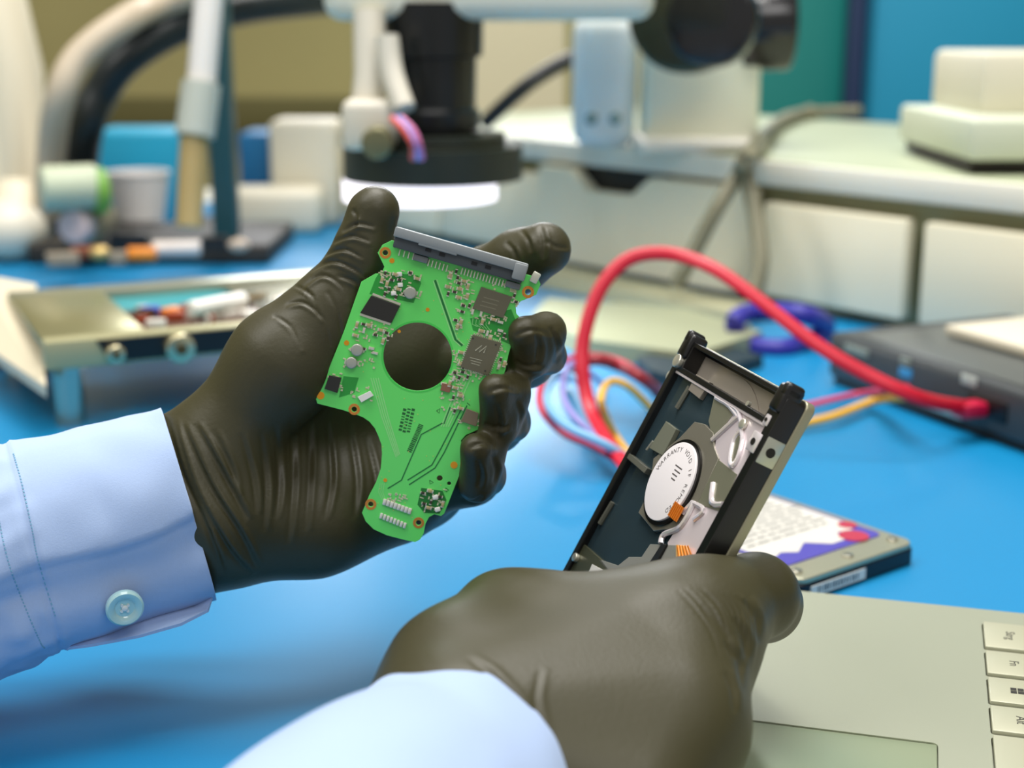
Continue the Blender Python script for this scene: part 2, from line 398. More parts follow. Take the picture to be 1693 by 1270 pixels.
B().box(((a.x + b.x) / 2, a.y + .03, ZS + .054), (b.x - a.x, .05, .108), .014, 4).out('power_block', mb, t)
B().ball((a.x + .015, a.y + .003, ZS + .024), .005).ball((b.x - .018, a.y + .003, ZS + .024), .005).out('dial', mat('dial_grey', (120, 150, 150), .4), t)
a, b = P(545, 34, DM), P(1075, 34, DM)
B().box(((a.x + b.x) / 2, a.y + .09, a.z + .045), (b.x - a.x, .26, .09), .012, 4).out('head_arm', mat('microscope_arm_white', (220, 220, 204), .35), t)
kb = DM / FPX; ax_ = P(714, 120, DM); top, bot = P(714, 30, DM).z, P(714, 205, DM).z
prof = [(.027, P(0, 256, DM).z), (.027, P(0, 215, DM).z), (78 * kb, P(0, 214, DM).z), (80 * kb, P(0, 185, DM).z), (72 * kb, P(0, 178, DM).z), (74 * kb, P(0, 95, DM).z), (84 * kb, P(0, 92, DM).z), (86 * kb, top + .01)]
B().lathe([(r, z - ax_.z) for r, z in prof], 48, Matrix.Translation(ax_)).out('lens_barrel', mat('barrel_black', (16, 18, 18), .28), t)
kn = mat('knob_black', (12, 13, 16), .18, spec=.7)
c = P(1138, 22, 1.12); dv = Vector((-.35, -.93, .05)).normalized(); dv2 = Vector((.75, -.6, 0)).normalized()
bd = B(); cyl_between(bd, c - dv * .02, c + dv * .012, 98 * 1.12 / FPX, bev=.004); bd.out('focus_knob', mat('knob_steel_grey', (70, 72, 54), .25, .4), t)
c2 = P(1180, 34, 1.09)
bd = B(); cyl_between(bd, c2 - dv * .01, c2 + dv * .012, 76 * 1.09 / FPX, bev=.004); bd.out('fine_focus_knob', kn, t)
c3 = P(1284, 40, 1.2)
bd = B(); cyl_between(bd, c3 - Vector((.03, 0, 0)), c3 + Vector((.012, 0, 0)), 90 / FPX, bev=.004); bd.out('tension_knob', kn, t)
bd = B(); g0 = P(645, 35, .93); g1 = P(600, 190, .93)
bd.tube([P(610, 20, .94), P(612, 120, .94), P(606, 190, .94)], .0105, 16); bd.box(P(612, 205, .935), (.034, .03, .032), .006, 3); bd.out('light_bracket', mat('bracket_cream', (212, 206, 190), .35), t)
bd = B(); bd.tube([P(640, 60, .92), P(648, 120, .92), P(668, 180, .915)], .0075, 14, smooth=3); bd.out('bracket_rod', mat('bracket_cream', (0, 0, 0)), t)
bd = B(); bd.cyl((0, 0, 0), .010, .02, 'y', m=Matrix.Translation(P(625, 235, .915)), bev=.002); bd.out('clamp_screw', mat('dull_brass', (120, 116, 84), .4, .5), t)
for dx, cc in ((-7, (225, 90, 80)), (0, (60, 140, 215)), (7, (215, 120, 170))):
    B().tube([P(655 + dx, 195, .905), P(675 + dx, 215, .90), P(688 + dx * .7, 240, .90), P(690 + dx, 262, .91)], .0022, 8, smooth=4).out('lamp_lead', mat('lead_%d' % (dx + 9), cc, .5), t)
rl = thing('ring_light', 'black ring lamp glowing white on its underside, clamped below the lens barrel', 'lamp', Matrix.Translation(P(716, 262, DM)))
B().ring((0, 0, -.013), .030, 148 * kb, .022, 64).ring((0, 0, .009), .033, 120 * kb, .008, 64).out('lamp_housing', mat('ring_black', (34, 40, 30), .4), rl)
B().ring((-.009, 0, -.027), .034, 128 * kb, .0135, 64).out('diffuser', mat('lit_diffuser', (250, 244, 252), .5, emit=1.5), rl)
area('ring_light_glow', P(716, 262, DM) - Vector((0, 0, .03)), P(716, 262, DM) - Vector((0, 0, 1)), .08, .08, .6)

# cables of the microscope, tied together at the shelf edge
gc = mat('grey_cable', (128, 124, 100), .5)
for pts, lb in (([M(1340, 182, ZS + .0078), M(1285, 205, ZS + .0070), M(1236, 254, ZS + .0078), P(1222, 285, 1.10), P(1185, 345, 1.09), P(1140, 430, 1.10), P(1118, 470, 1.11)], 'grey cable falling from the shelf edge, leaning to the left'),
                ([M(1420, 184, ZS + .0078), M(1305, 192, ZS + .0070), M(1246, 252, ZS + .0078), P(1234, 285, 1.08), P(1248, 350, 1.07), P(1258, 430, 1.06), P(1246, 500, 1.06)], 'grey cable hanging nearly straight down from the shelf edge'),
                ):
    o = B().tube(pts, .0060, 12, smooth=6).out('power_cable', gc); tag(o, lb, 'cable', 'cables over the shelf edge')
o = B().tube([P(960, 90, 1.3), P(905, 118, 1.3), P(860, 150, 1.3), P(800, 205, 1.32)], .007, 12, smooth=5).out('black_cable', blk); tag(o, 'black cable curving between the lens barrel and the pale blue block', 'cable')

# ---- left background: extraction hoses, posts, bins, cup, small clutter
o = B().tube([P(78, 352, 1.42), P(85, 252, 1.38), P(98, 165, 1.33), P(130, 95, 1.33), P(205, 35, 1.35), P(270, 5, 1.4), P(420, -45, 1.4)], .0135, 24, smooth=8).out('beige_hose', mat('hose_beige', (196, 180, 156), .5)); tag(o, 'thick beige hose arching over the left background', 'hose')
o = B().tube([P(130, 355, 1.45), P(134, 262, 1.42), P(144, 205, 1.40), P(164, 155, 1.40), P(208, 98, 1.40), P(292, 46, 1.42), P(400, 12, 1.45), P(580, -8, 1.5)], .0175, 24, smooth=8).out('black_hose', mat('hose_black', (10, 24, 26), .35)); tag(o, 'thick black hose arching just beneath the beige one', 'hose')
t = thing('lamp_arm', 'slim white and grey lamp arm hanging in front of the dark post', 'lamp arm')
B().tube([P(350, -60, 1.15), P(332, 150, 1.15)], .0115, 20).out('arm_tube', mat('arm_white', (216, 212, 206), .4), t)
B().tube([P(333, 138, 1.15), P(322, 225, 1.15)], .0155, 20).out('arm_joint', mat('arm_grey', (176, 180, 168), .4), t)
B().tube([P(322, 222, 1.15), P(312, 375, 1.15)], [.0115, .0105], 20).out('arm_grip', mat('arm_brass', (168, 144, 92), .5), t)
zq = M(360, 385).z
o = B().box((P(362, 100, 1.3).x, P(362, 100, 1.3).y, .25), (.022, .022, .5), .003).out('dark_post', mat('post_teal', (36, 72, 74), .4)); tag(o, 'dark teal-grey upright post beside the lamp arm', 'post')
o = B().tube([P(-30, -80, 1.42), P(18, 120, 1.42), P(24, 300, 1.45), M(26, 392, .010)], [.031, .031, .030, .034], 28).out('cream_stand', mat('stand_cream', (222, 212, 186), .45)); tag(o, 'thick cream stand column at the left edge of the view', 'stand')
def grounded(name, px, py, w_, h_, dep, material, label, cat, r=.004, group=None):
    """a box standing on the mat with its near bottom edge at the pixel"""
    a = M(px, py); d = (a - CAM).dot(AF); k = d / FPX
    o = B().box((a.x, a.y + dep / 2, h_ * k / 2), (w_ * k, dep, h_ * k), r, 3).out(name, material); tag(o, label, cat, group); return o
binb = mat('bin_blue', (20, 150, 186), .45)
grounded('parts_bin', 228, 372, 150, 152, .1, binb, 'blue plastic bin standing behind the white cup', 'bin')
grounded('parts_bin', 432, 368, 64, 146, .08, mat('bin_dark_blue', (14, 100, 150), .45), 'small dark blue bin beside the dark post, left of the white blocks', 'bin')
grounded('white_block', 505, 374, 112, 172, .07, mat('block_cream', (216, 210, 190), .5), 'tall cream white block left of the ring light', 'block', .008)
grounded('white_block', 450, 388, 160, 74, .06, mat('block_cream', (0, 0, 0)), 'low cream white block in front of the taller one', 'block', .01)
a = M(234, 392); d = (a - CAM).dot(AF); k = d / FPX
t = thing('paper_cup', 'white tapered paper cup standing among the small parts', 'cup', Matrix.Translation(a))
B().lathe([(0.0001, 0), (34 * k, 0), (50 * k, 106 * k), (48 * k, 106 * k), (33 * k, 3 * k), (0.0001, 3 * k)], 32).out('cup_body', mat('cup_white', (250, 246, 244), .5), t)
B().ring((0, 0, 104 * k), 47 * k, 52 * k, 4 * k, 32).out('cup_rim', mat('cup_white', (0, 0, 0)), t)

# chrome jig with a circuit on it
ZJ = .050
j0, j1, j2 = M(72, 566, ZJ), M(413, 536, ZJ), M(68, 471, ZJ)
jd = (j1 - j0).normalized()
J = yaw_frame((j0.x, j0.y, 0), jd); JL = .21; JD = .165
jt = thing('repair_jig', 'low steel repair platform with a screwed front rail, left of the gloved hand', 'jig', J)
kj = (j0 - CAM).dot(AF) / FPX
B().box((JL / 2, .006, ZJ - .008), (JL, .012, .016), .0015).out('front_rail', mat('rail_olive', (176, 172, 132), .42, .35), jt)
B().prism([(.034, ZJ - .0142), (JL - .01, ZJ - .0142), (JL - .01, ZJ - .0014), (.027, ZJ - .0014)], 0, .001, m=Matrix(((1, 0, 0, 0), (0, 0, -1, 0), (0, 1, 0, 0), (0, 0, 0, 1)))).out('rail_inlay', mat('inlay_black', (14, 14, 12), .3), jt)
B().box((JL / 2, JD - .008, ZJ - .006), (JL, .016, .012), .002).out('rear_rail', mat('rail_satin', (186, 188, 168), .3, .85), jt)
B().box((.028, JD / 2, ZJ - .003), (.056, JD - .03, .005), .001).out('clamp_plate', mat('plate_satin', (168, 164, 120), .3, .8, bump=.2, bscale=90), jt)
B().box((JL / 2 + .028, JD / 2, ZJ - .009), (JL - .06, JD - .028, .004)).out('insulating_sheet', mat('teal_sheet', (22, 140, 150), .3), jt)
B().box((.165, JD / 2 + .01, ZJ - .0055), (.06, JD - .05, .003), .0008).out('support_bar', chrome, jt)
for x, r in ((.036, .0052), (.071, .0082)):
    s_ = B().cyl((x, -.003, ZJ - .009), r, .010, 'y', 24, bev=.0012).out('clamp_screw', mat('screw_steel', (205, 196, 160), .25, .9), jt)
    B().cyl((x, -.0085, ZJ - .009), r * .42, .002, 'y', 6).out('hex_socket', mat('socket_brown', (96, 76, 44), .4, .6), s_)
for x, y in ((.014, .02), (.19, .02), (.014, JD - .02), (.19, JD - .02)):
    B().cyl((x, y, (ZJ - .016) / 2), .0082, ZJ - .016, n=24).out('leg', chrome, jt)
# circuit in the jig
ct = thing('test_circuit', 'cluttered bare circuit with red and white parts lying in the steel platform', 'circuit', J @ Matrix.Translation((.058, .028, ZJ - .007)))
B().box((.035, .035, .001), (.085, .065, .002), .0005).out('circuit_base', mat('brown_board', (88, 52, 34), .5, noise=.3, nscale=80), ct)
random.seed(5)
cols = [((230, 224, 214), 9), ((150, 60, 30), 5), ((30, 60, 190), 1), ((226, 130, 50), 3), ((60, 44, 30), 5), ((214, 206, 190), 4)]
for cc, n_ in cols:
    mm = mat('circuit_part_%d_%d' % cc[:2], cc, .4)
    for _ in range(n_):
        x, y = random.uniform(0, .07), random.uniform(.008, .062); s1, s2 = random.uniform(.004, .012), random.uniform(.003, .007)
        B().box((x, y, .0045), (s1, s2, .005), .0008, m=Matrix.Translation((x, y, 0)) @ Matrix.Rotation(random.uniform(-.6, .6), 4, 'Z') @ Matrix.Translation((-x, -y, 0))).out('component', mm, ct)
t = thing('glue_syringe', 'small white syringe lying across the right part of the steel platform', 'syringe', J @ Matrix.Translation((.105, .045, ZJ + .004)) @ Matrix.Rotation(.45, 4, 'Z'))
B().cyl((0, 0, 0), .0048, .040, 'x', 20, bev=.001).out('barrel', mat('syringe_white', (234, 230, 222), .4), t)
B().cyl((.027, 0, 0), .0022, .016, 'x', 12).out('plunger', mat('syringe_brown', (110, 90, 50), .5), t)
for px, py, w_, h_, rot, lb in ((80, 405, 60, 34, .2, 'black block at the left end of the clutter behind the platform'), (330, 398, 80, 24, -.2, 'long black block behind the white rod')):
    a = M(px, py); k = (a - CAM).dot(AF) / FPX
    o = B().box((0, 0, h_ * k / 2), (w_ * k, .05, h_ * k), .003).out('black_block', blk, mw=Matrix.Translation(a + Vector((0, .06, 0))) @ Matrix.Rotation(rot, 4, 'Z')); tag(o, lb, 'block')
# white tray left of the jig
p = [M(-40, 452, .05), M(60, 470, .05), M(76, 640, .03), M(-40, 560, .03)]
o = B()
vs = [o.bm.verts.new(q) for q in p] + [o.bm.verts.new(q - Vector((0, 0, .006))) for q in p]
for f in ((0, 1, 2, 3), (7, 6, 5, 4), (0, 4, 5, 1), (1, 5, 6, 2), (2, 6, 7, 3), (3, 7, 4, 0)): o.bm.faces.new([vs[i] for i in f])
t = thing('sloping_tray', 'cream sloping tray plate at the left edge, touching the steel platform', 'tray')
o.out('tray_plate', mat('tray_cream', (216, 206, 180), .45), t, smooth=False)
for px, py in ((20, 545), (-20, 480)):
    q = M(px, py, .03); B().cyl((q.x, q.y, .0175), .006, .035, n=16).out('leg', chrome, t)
a = M(18, 602); o = B().lathe([(.0001, 0), (.016, 0), (.013, .008), (.007, .012), (.007, .020), (.0001, .021)], 28, Matrix.Translation(a)).out('suction_cup', mat('cup_dark', (28, 50, 74), .4)); tag(o, 'dark blue suction cup on the mat under the sloping tray', 'suction cup')
# clutter behind the jig
tr = grounded('parts_tray', 245, 438, 400, 34, .16, mat('tray_dark', (38, 34, 28), .6, noise=.4, nscale=60), 'flat dark parts tray behind the steel platform', 'tray')
ZT = 34 * (M(270, 438) - CAM).dot(AF) / FPX
def on_tray(name, px, py, size, material, label, cat, kind='box', rot=0, group=None):
    a = M(px, py, ZT); d = (a - CAM).dot(AF); k = d / FPX; m_ = Matrix.Translation(a) @ Matrix.Rotation(rot, 4, 'Z'); bd = B(); sx_, sy_, sz_ = [q * k for q in size]
    if kind == 'box': bd.box((0, 0, sz_ / 2), (sx_, sy_, sz_), .001)
    elif kind == 'rod': bd.cyl((0, 0, sz_ / 2), sz_ / 2, sx_, 'x', 20, bev=.001)
    else: bd.ball((0, 0, sz_ / 2), .5, (sx_, sy_, sz_))
    o = bd.out(name, material, mw=m_); tag(o, label, cat, group); return o
on_tray('marker_pen_cap', 236, 432, (46, 26, 24), mat('cap_orange', (220, 130, 24), .4), 'orange block at the left end of the white rod on the dark tray', 'cap', 'rod', .1)
on_tray('white_rod', 293, 424, (76, 26, 26), mat('rod_white', (222, 212, 204), .4), 'short white rod lying right of the orange cap', 'rod', 'rod', .1)
on_tray('brass_knob', 166, 430, (34, 30, 24), mat('brass', (206, 176, 110), .35, .5), 'round brass knob on the dark tray', 'knob', 'ball')
on_tray('copper_piece', 140, 424, (40, 24, 16), mat('copper', (160, 90, 60), .4, .4), 'reddish copper piece left of the brass knob', 'metal piece')
on_tray('grey_clip', 104, 438, (50, 34, 20), mat('clip_grey', (140, 128, 110), .5), 'grey clip at the left end of the dark tray', 'clip', rot=.4)
on_tray('grey_clip', 196, 436, (26, 22, 20), mat('clip_grey', (0, 0, 0)), 'small grey clip between the brass knob and orange cap', 'clip', rot=.2)
on_tray('pale_plug', 395, 416, (36, 24, 22), mat('plug_pale', (190, 170, 150), .5), 'pale plug at the right end of the dark tray', 'plug', 'ball')
on_tray('black_adapter', 356, 410, (40, 26, 20), blk, 'small black adapter right of the white rod', 'adapter')
on_tray('black_adapter', 215, 408, (60, 26, 24), blk, 'long black adapter behind the orange cap', 'adapter', rot=-.1)
a = P(14, 380, 1.34); o = B().ball(a, .030, (1.15, 1, .95)).out('white_spool', mat('spool_white', (224, 216, 196), .4)); o.location.z += 0; tag(o, 'rounded white plastic head at the left edge beside the clutter', 'lamp head')
a = P(132, 372, 1.29); t = thing('rotary_tool', 'grey cylinder tool with a pale pink end pointing at the viewer', 'tool')
bd = B(); cyl_between(bd, a, a + Vector((.0, .05, .0)), .0205, bev=.003); bd.out('tool_body', mat('tool_grey', (120, 114, 88), .45), t)
bd = B(); cyl_between(bd, a - Vector((.003, .014, 0)), a + Vector((.001, .003, 0)), .0150, bev=.003); bd.out('tool_end', mat('tool_pink', (206, 188, 188), .4), t)
a = P(130, 310, 1.27); t = thing('tape_roll', 'pale roll with green edge resting on the grey tool', 'tape roll')
bd = B(); cyl_between(bd, a - Vector((.03, .01, 0)), a + Vector((.014, .01, 0)), .0195, bev=.004); bd.out('roll', mat('roll_pale', (188, 196, 168), .5), t)
bd = B(); cyl_between(bd, a + Vector((.010, .006, -.004)), a + Vector((.020, .012, -.004)), .0205, bev=.003); bd.out('green_edge', mat('roll_green', (110, 160, 60), .5), t)
# ------------------------------------------------------------------ docking station at the right with its cables
d0, d1 = M(1366, 632), M(1692, 752)
dd = (d1 - d0).normalized(); DK = yaw_frame((d0.x, d0.y, 0), dd); DL = (d1 - d0).length + .06; DH = .036
dk = thing('docking_station', 'dark grey docking station box on the mat with a red cable plugged in its front', 'docking station', DK)
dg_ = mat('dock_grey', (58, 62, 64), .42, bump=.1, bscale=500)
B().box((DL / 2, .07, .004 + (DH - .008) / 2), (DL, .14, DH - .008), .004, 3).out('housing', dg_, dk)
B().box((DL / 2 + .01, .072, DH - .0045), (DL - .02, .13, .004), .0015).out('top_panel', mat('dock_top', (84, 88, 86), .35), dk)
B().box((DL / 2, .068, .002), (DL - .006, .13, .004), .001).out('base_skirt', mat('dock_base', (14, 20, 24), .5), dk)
FR = Matrix(((1, 0, 0, 0), (0, 0, -1, 0), (0, 1, 0, 0), (0, 0, 0, 1)))   # (x, z) of the front face -> box frame
def dkx(px, py):
    q = DK.inverted() @ on_plane(px, py, Vector((d0.x, d0.y, 0)), Vector((-dd.y, dd.x, 0))); return q.x, q.z
for nm, (px, py), (w_, h_), mm in (('printed_label', (1417, 580), (.022, .0052), mat('label_dim', (132, 142, 132), .5)), ('status_window', (1498, 598), (.0085, .0045), mat('label_dim', (0, 0, 0))),
                                   ('power_button', (1498, 617), (.0105, .0055), mat('button_blue', (60, 150, 205), .3)), ('printed_label', (1603, 629), (.0115, .0055), mat('label_bright', (176, 182, 172), .5))):
    x, z = dkx(px, py); B().box((x, -.0004, z), (w_, .0012, h_), .0004).out(nm, mm, dk)
xp, zp = dkx(1606, 668)
B().box((xp + .012, -.0003, zp + .001), (.03, .002, .011), .0005).out('port_recess', mat('port_black', (8, 10, 12), .4), dk)
xa, za = dkx(1480, 648); xb, zb_ = dkx(1590, 694)
B().box(((xa + xb) / 2, -.0004, .0075), (abs(xb - xa), .0014, .0016)).box((xb, -.0004, .0095), (.0016, .0014, .0055)).out('light_outline', mat('outline_pale', (120, 160, 170), .4), dk)
o = B().box((.125, .085, DH + .0015), (.16, .07, .0055), .001).out('white_card', mat('card_cream', (216, 208, 186), .6), mw=DK); tag(o, 'cream card lying on top of the dark docking station', 'card')

red = mat('red_cable_jacket', (200, 10, 44), .38, spec=.5)
pp = DK @ Vector((xp + .004, -.004, zp))
tc_ = thing('data_cable', 'flat bright red cable arching from the docking station front over to the mat', 'cable', Matrix.Translation(pp))
arc = [pp - Vector((0, .004, 0)), P(1520, 658, .735), P(1420, 612, .735), P(1340, 562, .74), P(1255, 496, .75), P(1180, 444, .76), P(1110, 420, .77), P(1045, 426, .77), P(1000, 466, .765), P(972, 530, .76), P(962, 600, .755), P(978, 680, .745), P(1022, 752, .70), P(1062, 800, .675), M(1130, 850, .004), M(1200, 868, .004)]
b_ = B().tube([q - pp for q in arc], 0, 14, flat=(.0038, .0016), smooth=8, up=Vector((.2, -.9, .35))); b_.out('cable_jacket', red, tc_)
B().box((-.003, -.004, 0), (.018, .012, .008), .002, m=Matrix.Rotation(.35, 4, 'Z')).out('plug', mat('plug_red', (190, 20, 60), .35), tc_)
def wire(pts, r, cc, mn, label, group=None, name='wire'):
    o = B().tube(pts, r, 10, smooth=8).out(name, mat(mn, cc, .45)); tag(o, label, 'wire', group); return o
wire([M(1085, 655, .004), P(1050, 612, .80), P(1005, 592, .82), P(955, 590, .80), P(905, 615, .76), P(893, 670, .73), P(930, 715, .72), P(985, 740, .71), M(1040, 775, .004)], .0019, (200, 40, 70), 'wire_red', 'thin red wire looping left between the gloved fingers and the held drive')
wire([M(1100, 660, .004), P(1062, 626, .79), P(1020, 604, .81), P(975, 596, .80), M(935, 625, .006)], .0034, (150, 36, 46), 'wire_dark_red', 'short dark red wire bending behind the upright red cable')
wire([M(1090, 690, .004), P(1040, 640, .78), P(1008, 632, .775), P(994, 665, .74), M(1020, 725, .004), M(1062, 775, .003)], .0021, (232, 176, 60), 'wire_yellow', 'yellow wire rising beside the red cable left of the held drive')
wire([M(1060, 770, .004), P(1000, 735, .70), P(930, 700, .71), P(902, 655, .74), P(925, 620, .78), P(965, 640, .77), M(985, 700, .006), M(1030, 760, .003)], .0023, (130, 186, 226), 'wire_pale_blue', 'pale blue wire making the lowest loop left of the held drive')
wire([M(1035, 762, .003), P(950, 690, .73), P(930, 640, .77), P(950, 600, .79), M(1000, 640, .004)], .0017, (160, 150, 215), 'wire_lilac', 'pale lilac wire curling inside the red wire loop')
wire([M(1310, 705, .004), M(1380, 688, .006), M(1450, 662, .008), P(1520, 655, .75)], .0024, (224, 180, 80), 'wire_yellow', 'yellow wire lying on the mat between the held drive and docking station')
wire([M(1300, 680, .004), M(1372, 662, .006), M(1430, 650, .008), P(1500, 640, .76)], .0018, (210, 60, 100), 'wire_pink', 'thin pink wire lying just behind the yellow one near the docking station')
wire([M(1225, 560, .004), P(1215, 530, .98), P(1250, 516, 1.0), P(1330, 520, .97), M(1366, 545, .006), M(1300, 575, .004), M(1235, 570, .004)], .0066, (50, 46, 150), 'cord_violet', 'coiled violet-blue cord behind the red arch, left of the docking station', name='coiled_cord')

# flat things on the mat behind the fingers
def slab(name, pix, z0, z1, material, label, cat, group=None):
    q = [M(x, y, z1) for x, y in pix]; o = B().prism([(v.x, v.y) for v in q], z0, z1).out(name, material, smooth=False); tag(o, label, cat, group); return o
slab('paper_pad', [(905, 492), (1130, 508), (1260, 548), (1150, 585), (960, 560), (880, 520)], .0002, .012, mat('pad_green_white', (150, 154, 124), .7, noise=.15, nscale=12), 'pale greenish pad lying between the drawer unit and the red cable', 'pad')
slab('dark_notebook', [(1052, 590), (1180, 562), (1262, 588), (1130, 628), (1075, 612)], .0002, .008, mat('dark_slate', (22, 44, 52), .5), 'thin dark slate case behind the upright corner of the held drive', 'case')
slab('cable_duct', [(880, 430), (1240, 500), (1240, 524), (880, 452)], .0002, .010, mat('duct_cream', (170, 168, 136), .6), 'cream strip on the bench along the foot of the drawer unit', 'strip')

# ------------------------------------------------------------------ second hard drive lying on the mat
ZD = .0100
c0 = M(1541, 884, ZD); c1_ = M(1322, 958, ZD)
ex = (c0 - c1_); ex.z = 0; ex.normalize(); 
T = yaw_frame((c1_.x, c1_.y, 0), ex)                                # x: short side (front edge), y: long side going back
W2, L2 = .070, .100
td = thing('hard_drive', 'hard drive lying label up on the mat beside the laptop', 'hard drive', T)
def rrect(x0, y0, x1, y1, r, n=5):
    out = []
    for cx_, cy_, a0 in ((x1 - r, y1 - r, 0), (x0 + r, y1 - r, 90), (x0 + r, y0 + r, 180), (x1 - r, y0 + r, 270)):
        for i in range(n + 1):
            a = math.radians(a0 + 90 * i / n); out.append((cx_ + r * math.cos(a), cy_ + r * math.sin(a)))
    return out
B().sheet([rrect(0, 0, W2, L2, .004)], .0002, .0070, .0005).out('base_casting', mat('casting_dark', (20, 28, 38), .35, .3), td)
B().sheet([rrect(.0004, .0004, W2 - .0004, L2 - .0004, .005)], .0070, .0095, .0006).out('top_cover', mat('cover_aluminium', (186, 184, 160), .32, .7), td)
B().sheet([rrect(.004, .013, W2 - .004, L2 - .003, .004)], .0095, .0099).out('label_border', mat('label_blue', (66, 60, 160), .5), td)
lab = B().sheet([[(.006, .020), (.016, .024), (.022, .020), (.032, .026), (.040, .018), (.048, .018), (.052, .026), (.060, .024), (.0645, .034), (.0645, .095), (.006, .095)]], .0099, .0101).out('paper_label', mat('label_white', (204, 202, 194), .55), td)
B().cyl((.054, .0185, .0101), .0062, .0004).cyl((.0625, .029, .0101), .0040, .0004).out('red_seal', mat('seal_red', (170, 34, 66), .5), td)
b_ = B(); random.seed(3)
for r_ in range(13):
    x = .0095
    while x < .058:
        l_ = random.uniform(.003, .010); b_.box((x + l_ / 2, .036 + r_ * .0044, .0102), (l_, .0012, .0001)); x += l_ + .0016
b_.out('small_print', mat('print_grey', (110, 112, 110), .6), lab, smooth=False)
for x, y in ((.006, .007), (.064, .007), (.006, .093), (.064, .093), (.035, .006)):
    B().cyl((x, y, .0098), .0024, .0010, n=20, bev=.0003).out('cover_screw', chrome, td)
B().box((.022, -.0008, .0036), (.032, .0006, .0042)).out('barcode_sticker', mat('sticker_white', (206, 214, 214), .5), td)
b_ = B(); random.seed(9); x = .010
while x < .034:
    s_ = random.uniform(.0004, .0012); b_.box((x, -.0011, .0038), (s_, .0002, .0026)); x += s_ + random.uniform(.0006, .0012)
b_.out('barcode_print', mat('print_dark', (60, 80, 90), .6), td, smooth=False)
B().box((W2 + .0001, .02, .0036), (.0006, .008, .003)).out('side_screw_boss', chrome, td)

# ------------------------------------------------------------------ laptop, its left side away from the viewer
ZL = .0155
e1 = M(1520, 997, ZL); k0, k1 = M(1622, 1032, ZL), M(1637, 1213, ZL); e = Vector((-(k1 - k0).y, (k1 - k0).x, 0)).normalized()
LPm = yaw_frame((e1.x, e1.y, ZL), e)     # x: towards the laptop's screen, -y: along the keyboard
lp = thing('laptop', 'silver laptop lying open at the lower right, beside the gloved hand', 'laptop', LPm)
def lpx(px, py): q = LPm.inverted() @ M(px, py, ZL); return q.x, q.y
silver = mat('laptop_silver', (166, 170, 150), .38, .35, noise=.03, nscale=8, bump=.05, bscale=2500)
kx0 = lpx(1630, 1120)[0]
ky = [lpx(1624, 1030)[1], lpx(1628, 1077)[1], lpx(1631, 1121)[1], lpx(1634, 1168)[1], lpx(1637, 1217)[1]]
tp = lpx(1551, 1229); fx = lpx(1120, 1100)[0]; bx = .16; tx = max(fx + .006, tp[0] - .085)
kdep = .0165; pitch = (ky[0] - ky[4]) / 4
print('laptop key pitch', pitch, 'palmrest', kx0 - fx, 'drive L', W2)
rows = []
for r_ in range(4):
    x0 = kx0 + r_ * (kdep + .0025)
    off = [0, .009, .005, 0][r_]
    if r_ == 0: edges = [ky[0], ky[1], ky[2], ky[3], ky[4], ky[4] - .105]
    else: edges = [ky[0]] + [ky[0] - pitch * (i + 1) - off for i in range(7)]
    rows += [(x0, x0 + kdep, a - .0006, b + .0012) for a, b in zip(edges, edges[1:])]
deck = B().sheet([rrect(fx, -.25, bx, 0, .009), rrect(tx, tp[1] - .10, tp[0], tp[1], .002)] + [rrect(a, d, b, c, .0012, 3) for a, b, c, d in rows], -.0022, 0)
deck.out('keyboard_deck', silver, lp, ang=30)
B().sheet([rrect(fx + .0003, -.2497, bx - .0003, -.0003, .009)], -.0135, -.0024, .001).out('bottom_case', silver, lp)
B().box(((tp[0] + tx) / 2, tp[1] - .05, -.0008), (tp[0] - tx - .0004, .0996, .001), .0004).out('trackpad', mat('trackpad_silver', (160, 172, 142), .3, .35), lp)
kcap = mat('key_silver', (178, 178, 154), .42, .2)
names = ['Strg', 'Fn', None, 'Alt', None]
for i, (a, b, c, d) in enumerate(rows):
    kk = B().box(((a + b) / 2, (c + d) / 2, -.0002), (b - a - .0009, c - d - .0009, .0028), .0005, 2).out('key', kcap, lp)
    tm = Matrix.Translation((a + .0087, (c + d) / 2, .00123)) @ Matrix.Rotation(-math.pi / 2, 4, 'Z')
    if i < 5 and names[i]:
        B().text(names[i], .0042, tm).out('key_legend', mat('legend_dark', (34, 32, 26), .6), kk, smooth=False)
    if i == 2:
        bb = B()
        for u in (-.00105, .00105):
            for v in (-.00105, .00105):
                s1 = .0009; bb.prism([(u - s1, v - s1), (u + s1, v - s1 * (1.0)), (u + s1, v + s1), (u - s1, v + s1)], 0, .00005, m=tm)
        bb.out('key_symbol', mat('legend_dark', (0, 0, 0)), kk, smooth=False)
B().sheet([rrect(fx, -.25, bx, 0, .009)], -.0155, -.0140).out('base_foot', blk, lp)

# ------------------------------------------------------------------ hard drive held in the right hand, circuit side showing
def cv(r): return AX * r[0] - AU * r[1] + AF * r[2]
HX, HY, HN = cv((.2855, .2459, -.9263)), cv((-.4625, .8819, .0915)), cv((.8394, .4022, .3655))
HC = CAM + cv((.0422, .0384, .4309))
HM = frame(HC, HX, -HY, -HN)                                        # x right across, y up to the connector end, z out of the face
if HM.determinant() < 0: print('LEFT-HANDED drive frame')
hd = thing('hard_drive', 'opened hard drive without its circuit board, held upright in the gloved right hand', 'hard drive', HM)
HI = HM.inverted()
def h2(px, py, z=0.0):
    q = HI @ on_plane(px, py, HM @ Vector((0, 0, z)), -HN); return (q.x, q.y)
def hc(x, y, z=0.0): return h2(900 + x / 2.822, 530 + y / 2.822, z)      # from the enlarged view of the drive
hw, hl = .035, .050
frm = mat('drive_black_paint', (12, 12, 13), .3, spec=.6, bump=.06, bscale=2000)
mir = mat('drive_mirror_steel', (222, 210, 212), .25, .35, bump=.06, bscale=60, dist=.001)
